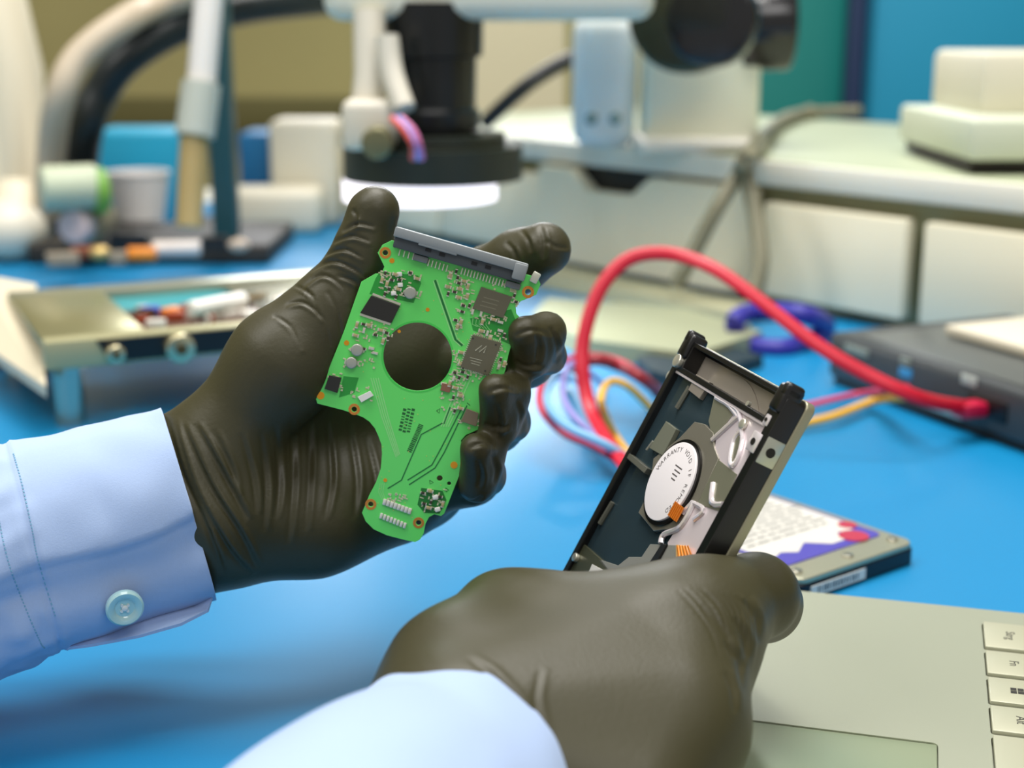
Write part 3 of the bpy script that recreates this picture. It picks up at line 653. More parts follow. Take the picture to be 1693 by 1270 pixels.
B().sheet([rrect(-hw, -hl, hw, hl, .0022), [(-hw + .0022, -hl + .004), (hw - .0034, -hl + .004), (hw - .0034, hl - .0100), (-hw + .0022, hl - .0100)], [(-hw + .0060, hl - .0088), (hw - .0060, hl - .0088), (hw - .0060, hl - .0010), (-hw + .0060, hl - .0010)]], -.0065, 0, .0003).out('side_frame', frm, hd)
B().sheet([rrect(-hw + .001, -hl + .001, hw - .001, hl - .0098, .001)], -.0062, -.0022).out('base_plate', mat('drive_dark_steel', (64, 84, 92), .16, .6), hd)
B().sheet([rrect(-hw - .0002, -hl, hw + .0002, hl, .0022)], -.0095, -.0064, .0005).out('top_cover', mat('cover_satin', (170, 166, 140), .35, .7), hd)
# bright pressed plate on the right half with embossed channels
bp = [hc(820, 290), hc(905, 330), hc(1130, 480), hc(1010, 560), hc(870, 880), hc(790, 1000), hc(720, 1140), hc(600, 1180), hc(560, 1030), hc(640, 900), hc(760, 740), hc(790, 520), hc(800, 400)]
bp = [(min(p_[0], hw - .0038), min(p_[1], hl - .0104)) for p_ in bp]
pl = B().sheet([bp], -.0022, -.0012, .0002).out('pressed_plate', mir, hd)
shd = mat('drive_olive_steel', (132, 132, 112), .25, .4)
for q in ([(810, 330), (850, 310), (880, 440), (790, 560), (770, 470)], [(800, 640), (900, 720), (850, 910), (700, 850), (760, 760)], [(900, 520), (925, 560), (900, 660), (870, 680), (875, 590)]):
    B().sheet([[(min(hc(*v, -.0012)[0], hw - .0042), min(hc(*v, -.0012)[1], hl - .011)) for v in q]], -.0012, -.0009, .0001).out('embossed_panel', shd, pl)
br = mat('drive_bright_bead', (236, 228, 230), .2, .5)
for pts, r in (([(835, 300), (815, 360), (850, 330), (870, 380), (905, 450)], .0007), ([(905, 450), (850, 500), (785, 560)], .0008), ([(905, 310), (880, 350), (905, 420), (920, 480)], .0007),
               ([(920, 510), (925, 560), (905, 640), (880, 680), (868, 650), (885, 560), (918, 515)], .0007), ([(790, 760), (785, 850), (850, 870)], .0009), ([(690, 850), (745, 885), (700, 930)], .0008), ([(650, 900), (700, 850), (640, 960), (560, 1000), (545, 1040)], .0009)):
    v = [Vector((min(hc(*p_, -.001)[0], hw - .0045), min(hc(*p_, -.001)[1], hl - .0112), -.0009)) for p_ in pts]
    B().tube(v, r, 8, smooth=5, up=Vector((0, 0, 1))).out('embossed_bead', br, pl)
# connector end: opening, platter showing, rails and posts
B().sheet([[(-hw + .006, hl - .0095), (hw - .003, hl - .0095), (hw - .003, hl - .0005), (-hw + .006, hl - .0005)]], -.0060, -.0056).out('platter_window', mat('platter_metal', (200, 190, 176), .2, .4), hd)
B().ring((0, 0, 0), .017, .0300, .0003, 64, m=Matrix.Translation((-.002, .0175, -.0055))).out('platter', mat('platter_metal', (0, 0, 0)), hd)
B().box((0, hl - .0106, -.0016), (2 * hw - .006, .0010, .0026), .0002).out('inner_rail', mir, hd)
B().box((0, hl - .0004, -.0052), (2 * hw - .010, .0011, .0018), .0003).out('outer_rail', mir, hd)
B().box((0, hl - .0016, -.0060), (2 * hw - .010, .0012, .0012), .0002).out('rail_shadow_strip', frm, hd)
for sx_ in (-1, 1):
    B().box((sx_ * (hw - .0028), hl - .0018, -.0018), (.0056, .0085, .0062), .0012, 3).box((sx_ * (hw - .0018), hl + .001, -.0016), (.0036, .0045, .0060), .0012, 3).out('corner_post', frm, hd)
q = hc(600, 225)
B().cyl((-hw - .0008, hl - .013, -.0035), .0030, .003, 'x', 24, bev=.0004).cyl((-hw - .0024, hl - .013, -.0035), .0014, .001, 'x', 6).out('side_screw', tin, hd)
B().cyl((-hw + .003, hl - .0075, .0003), .0022, .0022, n=24, bev=.0003).out('corner_screw', tin, hd)
scr = mat('screw_socket', (40, 38, 34), .4, .5)
for x, y, s_ in ((hw - .0045, hl - .016, .0052), (hw - .0040, hl - .009, .003)):
    z_ = B().box((x, y, -.0003), (s_, s_ * 1.15, .0012), .0005).out('mount_boss', br, hd); B().cyl((x, y, .0004), s_ * .2, .0003, n=20).out('boss_hole', scr, z_)
z_ = B().box((hw - .0001, hl - .0165, -.0034), (.0012, .008, .0062), .0004).out('side_boss', mat('boss_silver', (198, 200, 184), .3, .7), hd)
B().cyl((hw + .0006, hl - .0165, -.0032), .0014, .0004, 'x', 20).out('boss_hole', scr, z_)
# spindle hub with its paper label
hx, hy = h2(1110, 797)
col = [hc(690, 470), hc(735, 480), hc(775, 520), hc(780, 590), hc(800, 640), hc(700, 850), hc(640, 900), hc(600, 960), hc(500, 975), hc(430, 890), hc(480, 790), hc(500, 640), hc(620, 545)]
B().sheet([col], -.0022, -.0008, .0002).out('hub_bracket', mat('bracket_grey', (126, 122, 108), .3, .35), hd)
hr = .0125
B().ring((hx, hy, -.0022), .001, hr + .0012, .0022, 64).out('hub_collar', mat('collar_black', (24, 22, 20), .3, .5), hd)
hub = B().cyl((hx, hy, .0001), hr, .0012, n=64, bev=.0002).out('spindle_hub', mat('hub_white', (226, 220, 220), .5), hd)
def ring_text(bd, body, r, a0, step, size):
    for i, ch in enumerate(body):
        a = math.radians(a0 - step * i)
        if ch != ' ': bd.text(ch, size, Matrix.Translation((hx + r * math.cos(a), hy + r * math.sin(a), .00072)) @ Matrix.Rotation(a - math.pi / 2, 4, 'Z'), .00002)
bd = B(); ring_text(bd, 'WARRANTY VOID IF REMOVED', .0100, 172, 9.5, .0022)
for k in range(4): bd.box((hx + .001 + .0004 * (k % 2), hy + .0050 - .0013 * k, .00072), (.0048 - .0007 * k, .0004, .00004))
bd.out('hub_lettering', mat('ink_grey', (84, 78, 76), .6), hub, smooth=False)
fo = mat('flex_orange', (224, 132, 44), .3, .4)
a, b = hc(585, 905), hc(650, 870)
fx_ = B()
cx_, cy_ = hc(622, 895)
for i in range(5): fx_.box((cx_ + (i - 2) * .0011, cy_, .0009), (.0007, .0046, .0004))
fx_.box((cx_, cy_, .0006), (.0060, .0046, .0003)).out('flex_connector', fo, hd, mw=None)
pts = [hc(610, 1045), hc(650, 1050), hc(670, 1110), hc(705, 1140), hc(690, 1180), hc(610, 1180)]
B().sheet([pts], -.0012, -.0003, .0001).out('flex_connector', mat('flex_gold', (232, 186, 120), .3, .4), hd)
b_ = B()
for i in range(5):
    u_ = [hc(618 + i * 12, 1050), hc(625 + i * 16, 1110), hc(615 + i * 19, 1175)]; b_.ribbon(u_, .0005, -.0003, -.0001)
b_.out('flex_trace', fo, hd, smooth=False)
gp = mat('foam_grey', (118, 110, 98), .7)
B().sheet([[hc(700, 250), hc(760, 285), hc(715, 358), hc(665, 318)]], -.0022, -.0006, .0002).out('foam_pad', gp, hd)
B().sheet([[hc(560, 470), hc(605, 505), hc(545, 625), hc(485, 590)]], -.0022, -.0005, .0002).out('foam_pad', mat('foam_green_grey', (96, 98, 82), .7), hd)
B().sheet([[hc(395, 620), hc(480, 690), hc(465, 710), hc(385, 640)]], -.0022, .0, .0001).out('clip_strip', mat('strip_steel', (110, 110, 98), .35, .4), hd)
B().tube([Vector((*hc(500, 560), -.0006)), Vector((*hc(470, 600), -.0006))], .0004, 8).out('guide_pin', tin, hd)
B().sheet([[hc(480, 1040), hc(610, 1045), hc(600, 1190), hc(440, 1200), hc(300, 1180), hc(240, 1110), hc(330, 1140), hc(380, 1100), hc(440, 1100)]], -.0022, -.0010, .0002).out('voice_coil_cover', mat('cover_grey_steel', (150, 150, 142), .3, .35), hd)
B().sheet([[hc(545, 1040), hc(562, 1045), hc(500, 1160), hc(478, 1170), hc(480, 1140)]], -.0010, -.0002, .0002).out('slot_cap', blk, hd)
B().sheet([[hc(170, 1040), hc(250, 1110), hc(320, 1200), hc(240, 1260), hc(90, 1190)]], -.0022, -.0010, .0002).out('corner_plate', mat('plate_olive', (82, 84, 64), .35, .4), hd)
wl = B().sheet([[hc(215, 1135), hc(262, 1160), hc(235, 1240), hc(180, 1215)]], -.0010, -.0006, .0001).out('small_label', mat('label_white', (0, 0, 0)), hd)
c_ = hc(143, 1105); B().cyl((c_[0], c_[1], -.0003), .0014, .0016, n=20, bev=.0003).out('corner_screw', tin, hd)
c_ = hc(920, 480); B().cyl((c_[0], c_[1], -.0006), .0016, .0014, n=20, bev=.0004).out('plate_screw', tin, pl)
c_ = hc(945, 385); B().cyl((c_[0], c_[1], -.0006), .0008, .0010, n=16).out('plate_pin', tin, pl)
for x0, y0, x1, y1 in ((300, 840, 240, 940), (660, 300, 600, 400)):
    B().tube([Vector((*hc(x0, y0), -.0016)), Vector((*hc(x1, y1), -.0016))], .0009, 8).out('clip_pin', mat('strip_steel', (0, 0, 0)), hd)
# ------------------------------------------------------------------ green circuit board held in the left hand
tl = math.radians(7)
bn = (-AF * math.cos(tl) - AU * math.sin(tl)).normalized()          # board normal, towards the viewer, top edge leaning forward
b0 = P(700, 640, .445)
bx_ = (on_plane(870, 463, b0, bn) - on_plane(653.6, 405, b0, bn)).normalized(); by_ = bn.cross(bx_)
BMx = frame(b0, bx_, by_, bn); BI = BMx.inverted()
pcb = thing('circuit_board', 'bright green hard drive circuit board with a round hole, held in the gloved left hand', 'circuit board', BMx)
def g(px, py): q = BI @ on_plane(px, py, b0, bn); return (q.x, q.y)
def u1(x, y): return g(510 + x / 3.969, 360 + y / 3.969)
def u2(x, y): return g(510 + x / 3.969, 600 + y / 3.969)
def circ(c, r, n=28): return [(c[0] + r * math.cos(6.28318 * i / n), c[1] + r * math.sin(6.28318 * i / n)) for i in range(n)]
outl = [(648, 398), (888, 459), (893, 470), (886, 487), (872, 493), (860, 498), (852, 508), (853, 519), (861, 527), (855, 537), (840, 587), (835, 612), (806, 690), (795, 708), (770, 719), (762, 728), (762, 764), (759, 786), (734, 849), (729, 853), (718, 850), (709, 855), (703, 866), (700, 882), (694, 892), (686, 896), (671, 893), (640, 885), (618, 875), (605, 862), (599, 848), (611, 819), (622, 798), (630, 775), (632, 751), (631, 735), (626, 721), (620, 708), (611, 697), (601, 690), (591, 686), (568, 678), (525, 667), (523, 660), (535, 632), (568, 551), (598, 466), (621, 453), (631, 453), (636, 441), (625, 418), (633, 405)]
hc_ = g(690.5, 590); hr_ = .5 * ((Vector(g(747, 590)) - Vector(g(634, 590))).length * .5 + (Vector(g(690, 532)) - Vector(g(690, 648))).length * .5)
big = circ(hc_, hr_, 72); nt_ = g(631, 593); 
holes = [(637, 418, .0009), (873, 483, .0010), (585.6, 676.8, .0009), (613, 834, .0009), (692, 864.5, .0009), (727, 791, .0010), (742.5, 799.5, .0007)]
bgreen = mat('solder_mask_green', (98, 220, 100), .34, 0, noise=.05, nscale=30, spec=.55, coat=.15)
TB = .0009
B().sheet([[g(*p) for p in outl], big] + [circ(g(x, y), r, 20) for x, y, r in holes], -TB, 0, .0001).out('board', bgreen, pcb)
B().ring((hc_[0], hc_[1], -.0006), hr_ - .0001, hr_ + .0005, .00064, 72).out('hole_edge', mat('edge_green', (70, 200, 80), .4), pcb)
for x, y, r in holes[:5]:
    c = g(x, y); o = B().ring((c[0], c[1], 0), r, r + .00085, .00008, 28).out('mounting_pad', gold, pcb)
    if (x, y) != (637, 418):
        bd = B(); [bd.cyl((c[0] + (r + .0006) * math.cos(k * .785), c[1] + (r + .0006) * math.sin(k * .785), .0001), .00013, .00006, n=8) for k in range(8)]; bd.out('pad_via_ring', mat('pad_red', (205, 90, 60), .5), o)
for x, y, r in ((750.6, 769, .0011), (530, 654, .0012), (648, 431, .0008), (707, 512, .0006), (660, 548, .0005), (637, 794, .0006), (573, 567, .0008)):
    c = g(x, y); B().cyl((c[0], c[1], .00004), r, .0001, n=24).out('test_pad', mat('pad_amber', (236, 160, 40), .3, .6), pcb)
# darker ground areas and traces
dkg = mat('mask_dark_green', (22, 120, 40), .36); lgt = mat('mask_light_trace', (150, 222, 140), .4)
def patch(nm, pts, mm, z=.00004): return B().sheet([pts], -.0001, z).out(nm, mm, pcb, smooth=False)
patch('mask_area', [u2(740, 820), (u2(880, 840)), u2(905, 900), u2(860, 990), u2(760, 985), u2(715, 930)], dkg)
patch('mask_area', [u1(1190, 640), u1(1330, 600), u1(1370, 700), u1(1320, 830), u1(1200, 780), u1(1080, 740), u1(1060, 660)], mat('mask_mid_green', (36, 150, 52), .36))
patch('mask_area', [u1(470, 350), u1(720, 380), u1(740, 430), u1(690, 560), u1(400, 500), u1(440, 400)], mat('mask_mid_green', (0, 0, 0)))
patch('mask_area', [u1(230, 1040), u1(330, 1050), u1(300, 1150), u1(200, 1180)], mat('mask_mid_green', (0, 0, 0)))
def tr(f, pts, wd, mm, nm='trace'): bd = B(); bd.ribbon([f(*p) for p in pts], wd, 0, .00006); bd.out(nm, mm, pcb, smooth=False)
for q in ([(830, 410), (965, 800), (1010, 840)], ): 
    tr(u1, q, .0006, mat('trace_dark', (20, 110, 50), .4)); tr(u1, [(x + 12, y - 4) for x, y in q], .0003, lgt); tr(u1, [(x - 12, y + 4) for x, y in q], .0003, lgt)
for q in ([(880, 395), (740, 470), (610, 770), (520, 825)], [(1010, 290), (870, 560), (810, 670), (650, 770)], [(1040, 280), (890, 590), (830, 690), (660, 800)], [(930, 290), (890, 400)]):
    tr(u2, q, .00038, mat('trace_dark', (0, 0, 0)))
for k in range(4): tr(u2, [(1000 + 22 * k, 100), (925 + 20 * k, 280), (870 + 16 * k, 420)], .00028, lgt)
for k in range(4): tr(u2, [(410 + 16 * k, 100), (480 + 14 * k, 350), (575 + 8 * k, 620 - 6 * k)], .00026, lgt)
for k in range(3): tr(u2, [(470 + 14 * k, 790), (460 + 14 * k, 850), (485 + 10 * k, 900)], .00016, lgt)
for k in range(5): tr(u1, [(1080 + 22 * k, 660 + 6 * k), (1075 + 22 * k, 700), (1110 + 20 * k, 715 + 6 * k)], .00016, lgt)
# surface parts
chipm = mat('chip_resin', (96, 92, 72), .45, noise=.05, nscale=200); chipd = mat('chip_dark', (34, 32, 26), .45)
def chip(f, c, sz, ang, h_, mm, nm='chip', bev=.0002):
    cx, cy = f(*c); m_ = Matrix.Translation((cx, cy, 0)) @ Matrix.Rotation(math.radians(ang), 4, 'Z')
    o = B().box((0, 0, h_ / 2), (sz[0], sz[1], h_), bev, 2).out(nm, mm, pcb); o.matrix_local = m_; return o
def quadchip(f, pts, h_, mm):
    q = [Vector(f(*p)) for p in pts]; c = sum(q, Vector((0, 0))) / 4; o = B().sheet([[tuple(p) for p in q]], .0001, h_, .0001).out('chip', mm, pcb); return o, q
A1, qa = quadchip(u1, [(415, 512), (598, 580), (545, 688), (345, 622)], .0012, chipd)
for (a, b) in ((qa[0], qa[1]), (qa[3], qa[2])):
    out_ = ((a + b) / 2 - sum(qa, Vector((0, 0))) / 4).normalized()
    B().ribbon([a + out_ * .0006, b + out_ * .0006], .0007, 0, .0003).out('chip_lead_row', tin, A1, smooth=False)
C1, _ = quadchip(u1, [(1135, 455), (1335, 520), (1275, 655), (1080, 592)], .0011, chipm)
C2, qc = quadchip(u1, [(1080, 768), (1263, 822), (1180, 1030), (1000, 978)], .0012, chipm)
bd = B()
for a, b in zip(qc, qc[1:] + qc[:1]):
    dn = (b - a).normalized(); nn = Vector((dn.y, -dn.x)); nn = nn if nn.dot((a + b) / 2 - sum(qc, Vector((0, 0))) / 4) > 0 else -nn
    for k in range(16):
        c = a + (b - a) * (k + .5) / 16; bd.ribbon([c - nn * .0002, c + nn * .0006], .00028, 0, .0002)
bd.out('chip_lead_row', tin, C2, smooth=False)
for c in ((1080, 790), (1230, 832), (1015, 985), (1160, 1003)):
    p_ = u1(*c); B().cyl((p_[0], p_[1], .00122), .0003, .00005, n=16).out('corner_mark', mat('mark_dark', (52, 50, 40), .6), C2)
bd = B()
for pts in ([(1095, 870), (1140, 835), (1120, 880), (1170, 840), (1150, 885)],): bd.ribbon([u1(*p) for p in pts], .00035, .00118, .00128)
for k in range(3): bd.ribbon([u1(1060 + 4 * k, 915 + 18 * k), u1(1140 - 8 * k, 935 + 16 * k)], .00018, .00118, .00124)
bd.out('chip_marking', mat('mark_pale', (170, 168, 146), .5), C2, smooth=False)
bd = B()
for k in range(3): bd.ribbon([u1(1150 - 12 * k, 520 + 26 * k), u1(1250 - 10 * k, 548 + 26 * k)], .00025, .00108, .00114)
bd.out('chip_marking', mat('mark_dim', (124, 120, 98), .5), C1, smooth=False)
quadchip(u2, [(1040, 300), (1115, 330), (1100, 412), (1003, 380)], .0009, mat('chip_tan', (120, 106, 84), .45))
quadchip(u1, [(880, 1085), (940, 1100), (925, 1145), (868, 1130)], .0008, mat('chip_brown', (136, 92, 70), .45))
quadchip(u1, [(140, 1035), (215, 1050), (190, 1145), (110, 1120)], .0010, chipd)
cr, _ = quadchip(u2, [(328, 222), (405, 185), (425, 212), (350, 255)], .0010, mat('crystal_white', (232, 230, 222), .35))
for x, y, r in ((670, 492, .0019), (322, 866, .0019), (285, 950, .0018)):
    c = u1(x, y); o = B().cyl((c[0], c[1], .0009), r, .0018, n=28, bev=.0004).out('inductor', mat('inductor_grey', (170, 172, 160), .35, .4), pcb)
    B().box((c[0] - .0016, c[1] - .0003, .0003), (.0012, .0012, .0006)).box((c[0] + .0016, c[1] + .0003, .0003), (.0012, .0012, .0006)).out('solder_end', tin, o)
# small two-ended parts, each its own little block
rb = mat('resistor_body', (60, 52, 38), .45); capb = mat('capacitor_tan', (176, 160, 116), .45)
def small(body, s_):
    o = B().box((0, 0, .0003 * s_), (.0009 * s_, .0006 * s_, .0006 * s_), .00006).out('small_part', body); 
    e_ = B().box((-.00055 * s_, 0, .00028 * s_), (.0003 * s_, .00066 * s_, .0006 * s_), .00005).box((.00055 * s_, 0, .00028 * s_), (.0003 * s_, .00066 * s_, .0006 * s_), .00005).out('solder_end', tin)
    return o.data, e_.data, o, e_
protos = [small(rb, 1.2), small(capb, 1.5), small(tin, 1.25)]
random.seed(11); placed = []
clusters = [(u1, 480, 350, 560, 500, 9), (u1, 570, 350, 740, 430, 4), (u1, 545, 440, 640, 520, 4), (u1, 915, 350, 985, 520, 6), (u1, 975, 410, 1080, 620, 12), (u1, 965, 655, 1005, 720, 3),
            (u1, 290, 680, 440, 780, 8), (u1, 450, 730, 530, 810, 4), (u1, 1100, 625, 1280, 685, 5), (u1, 1130, 735, 1290, 800, 6), (u1, 360, 830, 440, 900, 3), (u1, 940, 1000, 1050, 1060, 5),
            (u1, 1240, 910, 1290, 990, 4), (u1, 1340, 480, 1370, 560, 2), (u1, 1000, 870, 1005, 960, 2), (u2, 950, 130, 1010, 330, 6), (u2, 880, 110, 930, 140, 2), (u2, 750, 830, 810, 950, 6), (u2, 850, 870, 900, 930, 2)]
for f, x0, y0, x1, y1, n_ in clusters:
    for _ in range(n_):
        for _t in range(12):
            c = Vector(f(random.uniform(x0, x1), random.uniform(y0, y1)))
            if all((c - q).length > .0017 for q in placed): break
        else: continue
        placed.append(c); k = random.choice((0, 0, 1, 1, 2)); a, b, oo, ee = protos[k]
        o = oo.copy(); COL.objects.link(o); o.parent = pcb; o.matrix_local = Matrix.Translation((c.x, c.y, 0)) @ Matrix.Rotation(random.choice((0, math.pi / 2)), 4, 'Z')
        s_ = ee.copy(); COL.objects.link(s_); s_.parent = o
        if len(placed) >= 94: break
for a, b, oo, ee in protos: bpy.data.objects.remove(oo); bpy.data.objects.remove(ee)
print('small parts', len(placed))
for x, y in ((598, 370), (603, 440), (560, 495)): chip(u1, (x, y), (.0016, .0013), 20, .0008, mat('crystal_white', (0, 0, 0)), 'white_part')
for x, y in ((833, 880), (848, 960)): chip(u2, (x, y), (.0017, .0014), 30, .0008, mat('crystal_white', (0, 0, 0)), 'white_part')
bd = B(); random.seed(31)
for f, x0, y0, x1, y1, n_ in [(u1, 470, 345, 560, 500, 22), (u1, 555, 345, 745, 530, 26), (u1, 905, 345, 1000, 530, 14), (u1, 975, 410, 1090, 620, 26), (u1, 960, 650, 1010, 725, 8), (u1, 280, 680, 560, 810, 30), (u1, 1100, 625, 1300, 690, 16),
                              (u1, 1110, 735, 1300, 800, 16), (u1, 1330, 470, 1375, 580, 10), (u1, 1200, 430, 1360, 480, 12), (u1, 230, 800, 430, 1000, 16), (u1, 940, 860, 1000, 1060, 18), (u1, 1235, 850, 1300, 990, 16), (u1, 930, 1000, 1160, 1080, 22),
                              (u2, 870, 110, 1020, 330, 30), (u2, 990, 370, 1120, 430, 16), (u2, 740, 830, 900, 980, 22), (u2, 520, 860, 680, 910, 18), (u1, 250, 1080, 420, 1200, 12), (u1, 120, 1020, 220, 1150, 14)]:
    for _ in range(n_):
        c = f(random.uniform(x0, x1), random.uniform(y0, y1)); a_, b2 = random.choice(((.0009, .00045), (.00045, .0009), (.0006, .0006), (.0012, .0003)))
        bd.box((c[0], c[1], .00010), (a_, b2, .0002), 0)
o = bd.out('solder_pads', mat('pad_pale_tin', (214, 214, 176), .35, .45), pcb, smooth=False); tag(o, kind='stuff')
# white frame of the coil part and bottom pad rows
bd = B(); [bd.box((0, 0, 0), (0, 0, 0)) for _ in ()]
for k in range(8):
    c = u2(500 + 23.5 * k, 912 + 8.5 * k); bd.box((c[0], c[1], .0003), (.0011, .0019, .0006), .0002)
bd.out('solder_pad_row', mat('pad_white', (228, 226, 214), .35, .3), pcb)
bd = B()
for k in range(8):
    c = u2(478 + 22 * k, 1003 + 9 * k); bd.box((c[0], c[1], .0003), (.0009, .0018, .0006), .0002)
bd.out('solder_pad_row', mat('pad_white', (0, 0, 0)), pcb)
bd = B(); random.seed(21)
for k in range(80):                                                  # tiny vias
    c = g(random.uniform(600, 800), random.uniform(470, 860))
    if (Vector(c) - Vector(hc_)).length < hr_ + .001: continue
    px = CAM
    bd.cyl((c[0], c[1], .00003), .00018, .00006, n=8)
# keep only vias that sit on the board
from mathutils.geometry import intersect_point_tri_2d
def inside(p, poly):
    r = False; j = len(poly) - 1
    for i in range(len(poly)):
        if (poly[i][1] > p[1]) != (poly[j][1] > p[1]) and p[0] < (poly[j][0] - poly[i][0]) * (p[1] - poly[i][1]) / (poly[j][1] - poly[i][1]) + poly[i][0]: r = not r
        j = i
    return r
opoly = [g(*p) for p in outl]
bad = [v for v in bd.bm.verts if not inside((v.co.x, v.co.y), opoly)]
bmesh.ops.delete(bd.bm, geom=bad, context='VERTS')
o = bd.out('via', mat('via_gold', (190, 214, 110), .35, .4), pcb, smooth=False); tag(o, kind='stuff')
# silkscreen marks
bd = B(); sm_ = mat('silk_dark', (24, 96, 40), .5); random.seed(2)
for r_, x0 in ((0, 600), (1, 628), (2, 656)):
    y = 300
    while y < 450:
        l_ = random.uniform(6, 16); bd.ribbon([u2(x0 + (450 - y) * .22, y), u2(x0 + (450 - y - l_) * .22, y + l_)], .0010, 0, .00005); y += l_ + 10
bd.out('silkscreen_code', sm_, pcb, smooth=False)
bd = B(); t_ = 0
while t_ < 1:
    l_ = random.uniform(.02, .05); a = (740 - 80 * t_, 405 + 180 * t_); b = (740 - 80 * (t_ + l_), 405 + 180 * (t_ + l_)); bd.ribbon([u2(*a), u2(*b)], .0015, 0, .00005); t_ += l_ + .02
bd.out('silkscreen_barcode', sm_, pcb, smooth=False)
bd = B()
for pts in ([(795, 770), (820, 785), (797, 795), (795, 770)], [(900, 820), (920, 835), (905, 848), (900, 820)], [(840, 315), (862, 300), (858, 330), (840, 315)], [(1040, 262), (1060, 280)]): bd.ribbon([u2(*p) for p in pts], .0002, 0, .00005)
bd.out('silkscreen_arrow', sm_, pcb, smooth=False)
# connector along the top edge
ca, cb_ = Vector(u1(560, 175)), Vector(u1(1400, 415)); cl = (cb_ - ca).length
cm = frame(Vector((ca.x, ca.y, 0)), Vector(((cb_ - ca).normalized()[0], (cb_ - ca).normalized()[1], 0)), Vector((-(cb_ - ca).normalized()[1], (cb_ - ca).normalized()[0], 0)), Vector((0, 0, 1)))
cg = mat('connector_grey', (66, 72, 76), .5); cl2 = mat('connector_light_grey', (134, 140, 142), .5)
cn = B().box((cl / 2, .0012, .0008), (cl, .0038, .0040), .0003).out('edge_connector', cg, pcb); cn.matrix_local = cm
B().box((cl / 2, .0040, .0016), (cl + .0012, .0030, .0048), .0004).box((cl - .0014, .0026, .0020), (.0040, .0050, .0052), .0005).box((cl * .33, .0026, .0026), (cl * .30, .0012, .0026), .0003).out('connector_lip', cl2, cn)
ci = cm.inverted()
for (x, y) in ((790, 210), (880, 240), (1090, 298), (1180, 323)):
    q = ci @ Vector((*u1(x, y), 0)); B().box((q.x, q.y, .0028), (.0018, .0010, .0004)).out('keying_slot', mat('slot_dark', (10, 12, 14), .6), cn)
for (x, y) in ((738, 268), (1342, 442)):
    q = ci @ Vector((*u1(x, y), 0)); B().box((q.x, q.y, .0010), (.0046, .0020, .0018), .0003).out('latch_tab', mat('tab_grey', (110, 116, 118), .35, .5), cn)
pin = B().box((0, 0, .0007), (.00035, .0018, .0004), .0001).box((0, -.0009, .0003), (.00042, .0008, .0005), .0001).out('connector_pin', tin, cn)
pins = [(600 + 30 * k, 222 + 9 * k) for k in range(4)] + [(790 + 24 * k, 290 + 7.5 * k) for k in range(6)] + [(1008 + 20.5 * k, 345 + 6.2 * k) for k in range(15)]
for i, (x, y) in enumerate(pins):
    q = ci @ Vector((*u1(x, y), 0)); m_ = Matrix.Translation((q.x, q.y, 0))
    if i == 0: pin.matrix_local = m_
    else: copy_part(pin, cn, m_)
bd = B().box((0, 0, .0012), (.0024, .0034, .0024), .0004).out('end_clip', mat('clip_white_metal', (206, 206, 190), .35, .5), pcb)
c = u1(1487, 392); bd.matrix_local = Matrix.Translation((c[0], c[1], 0)) @ Matrix.Rotation(-.25, 4, 'Z')

# ------------------------------------------------------------------ the person: two gloved hands and shirt sleeves
pr = thing('person', 'person in pale blue shirt and black gloves holding a circuit board and a drive', 'person', Matrix.Translation(P(500, 900, .42)))
def R(px, d=.45): return px * d / FPX
def cap(a, b, ra, rb, k=.006): return ('c', P(*a), P(*b), ra * a[2] / FPX, rb * b[2] / FPX, k)
def tri(a, b, c, r, k=.008): return ('t', P(*a), P(*b), P(*c), r * .46 / FPX, k)
def tip(a, b, c, r, k=.005): return ('t', P(*a), P(*b), P(*c), r * .45 / FPX, k)
left = [
    cap((180, 800, .462), (345, 765, .462), 95, 85, .01), cap((180, 935, .466), (370, 880, .466), 95, 80, .01), cap((180, 870, .466), (360, 830, .462), 120, 120, .012),
    cap((380, 715, .457), (470, 600, .455), 82, 84, .012), cap((470, 600, .455), (545, 520, .455), 84, 66, .01),
    cap((540, 522, .455), (596, 430, .452), 66, 48, .006), cap((596, 430, .452), (604, 400, .451), 48, 43, .004), cap((604, 400, .451), (617, 352, .450), 42, 37, .004), cap((617, 352, .450), (622, 346, .449), 39, 36, .004),
    tri((400, 760, .468), (430, 850, .468), (700, 800, .497), 72), tri((400, 760, .468), (700, 800, .497), (740, 540, .505), 66), tri((420, 740, .468), (740, 540, .505), (590, 540, .488), 62),
    cap((395, 858, .462), (520, 858, .470), 88, 84, .012), cap((520, 858, .470), (650, 832, .482), 82, 66, .012),
    '|',    # little, ring, middle, index finger
    cap((660, 818, .488), (782, 790, .480), 58, 40), cap((782, 790, .480), (798, 775, .464), 40, 34), tip((786, 742, .440), (806, 746, .450), (788, 800, .452), 26), tip((806, 746, .450), (810, 794, .462), (788, 800, .452), 25),
    '|', cap((690, 700, .500), (818, 700, .486), 54, 44), cap((818, 700, .486), (840, 690, .468), 44, 34), tip((818, 645, .437), (846, 648, .449), (822, 710, .450), 27), tip((846, 648, .449), (850, 704, .464), (822, 710, .450), 26),
    '|', cap((710, 600, .502), (868, 592, .488), 56, 46), cap((868, 592, .488), (896, 580, .470), 44, 34), tip((868, 550, .442), (904, 548, .452), (872, 596, .452), 28), tip((904, 548, .452), (910, 592, .466), (872, 596, .452), 27),
    '|', cap((720, 530, .505), (800, 465, .494), 58, 50), cap((800, 465, .494), (858, 432, .486), 50, 50), cap((858, 432, .486), (900, 412, .478), 50, 45, .004)]
gl = sdf_mesh('glove', left, .0011, glove, None, k=.006); gl.name = 'glove'
F_ = []
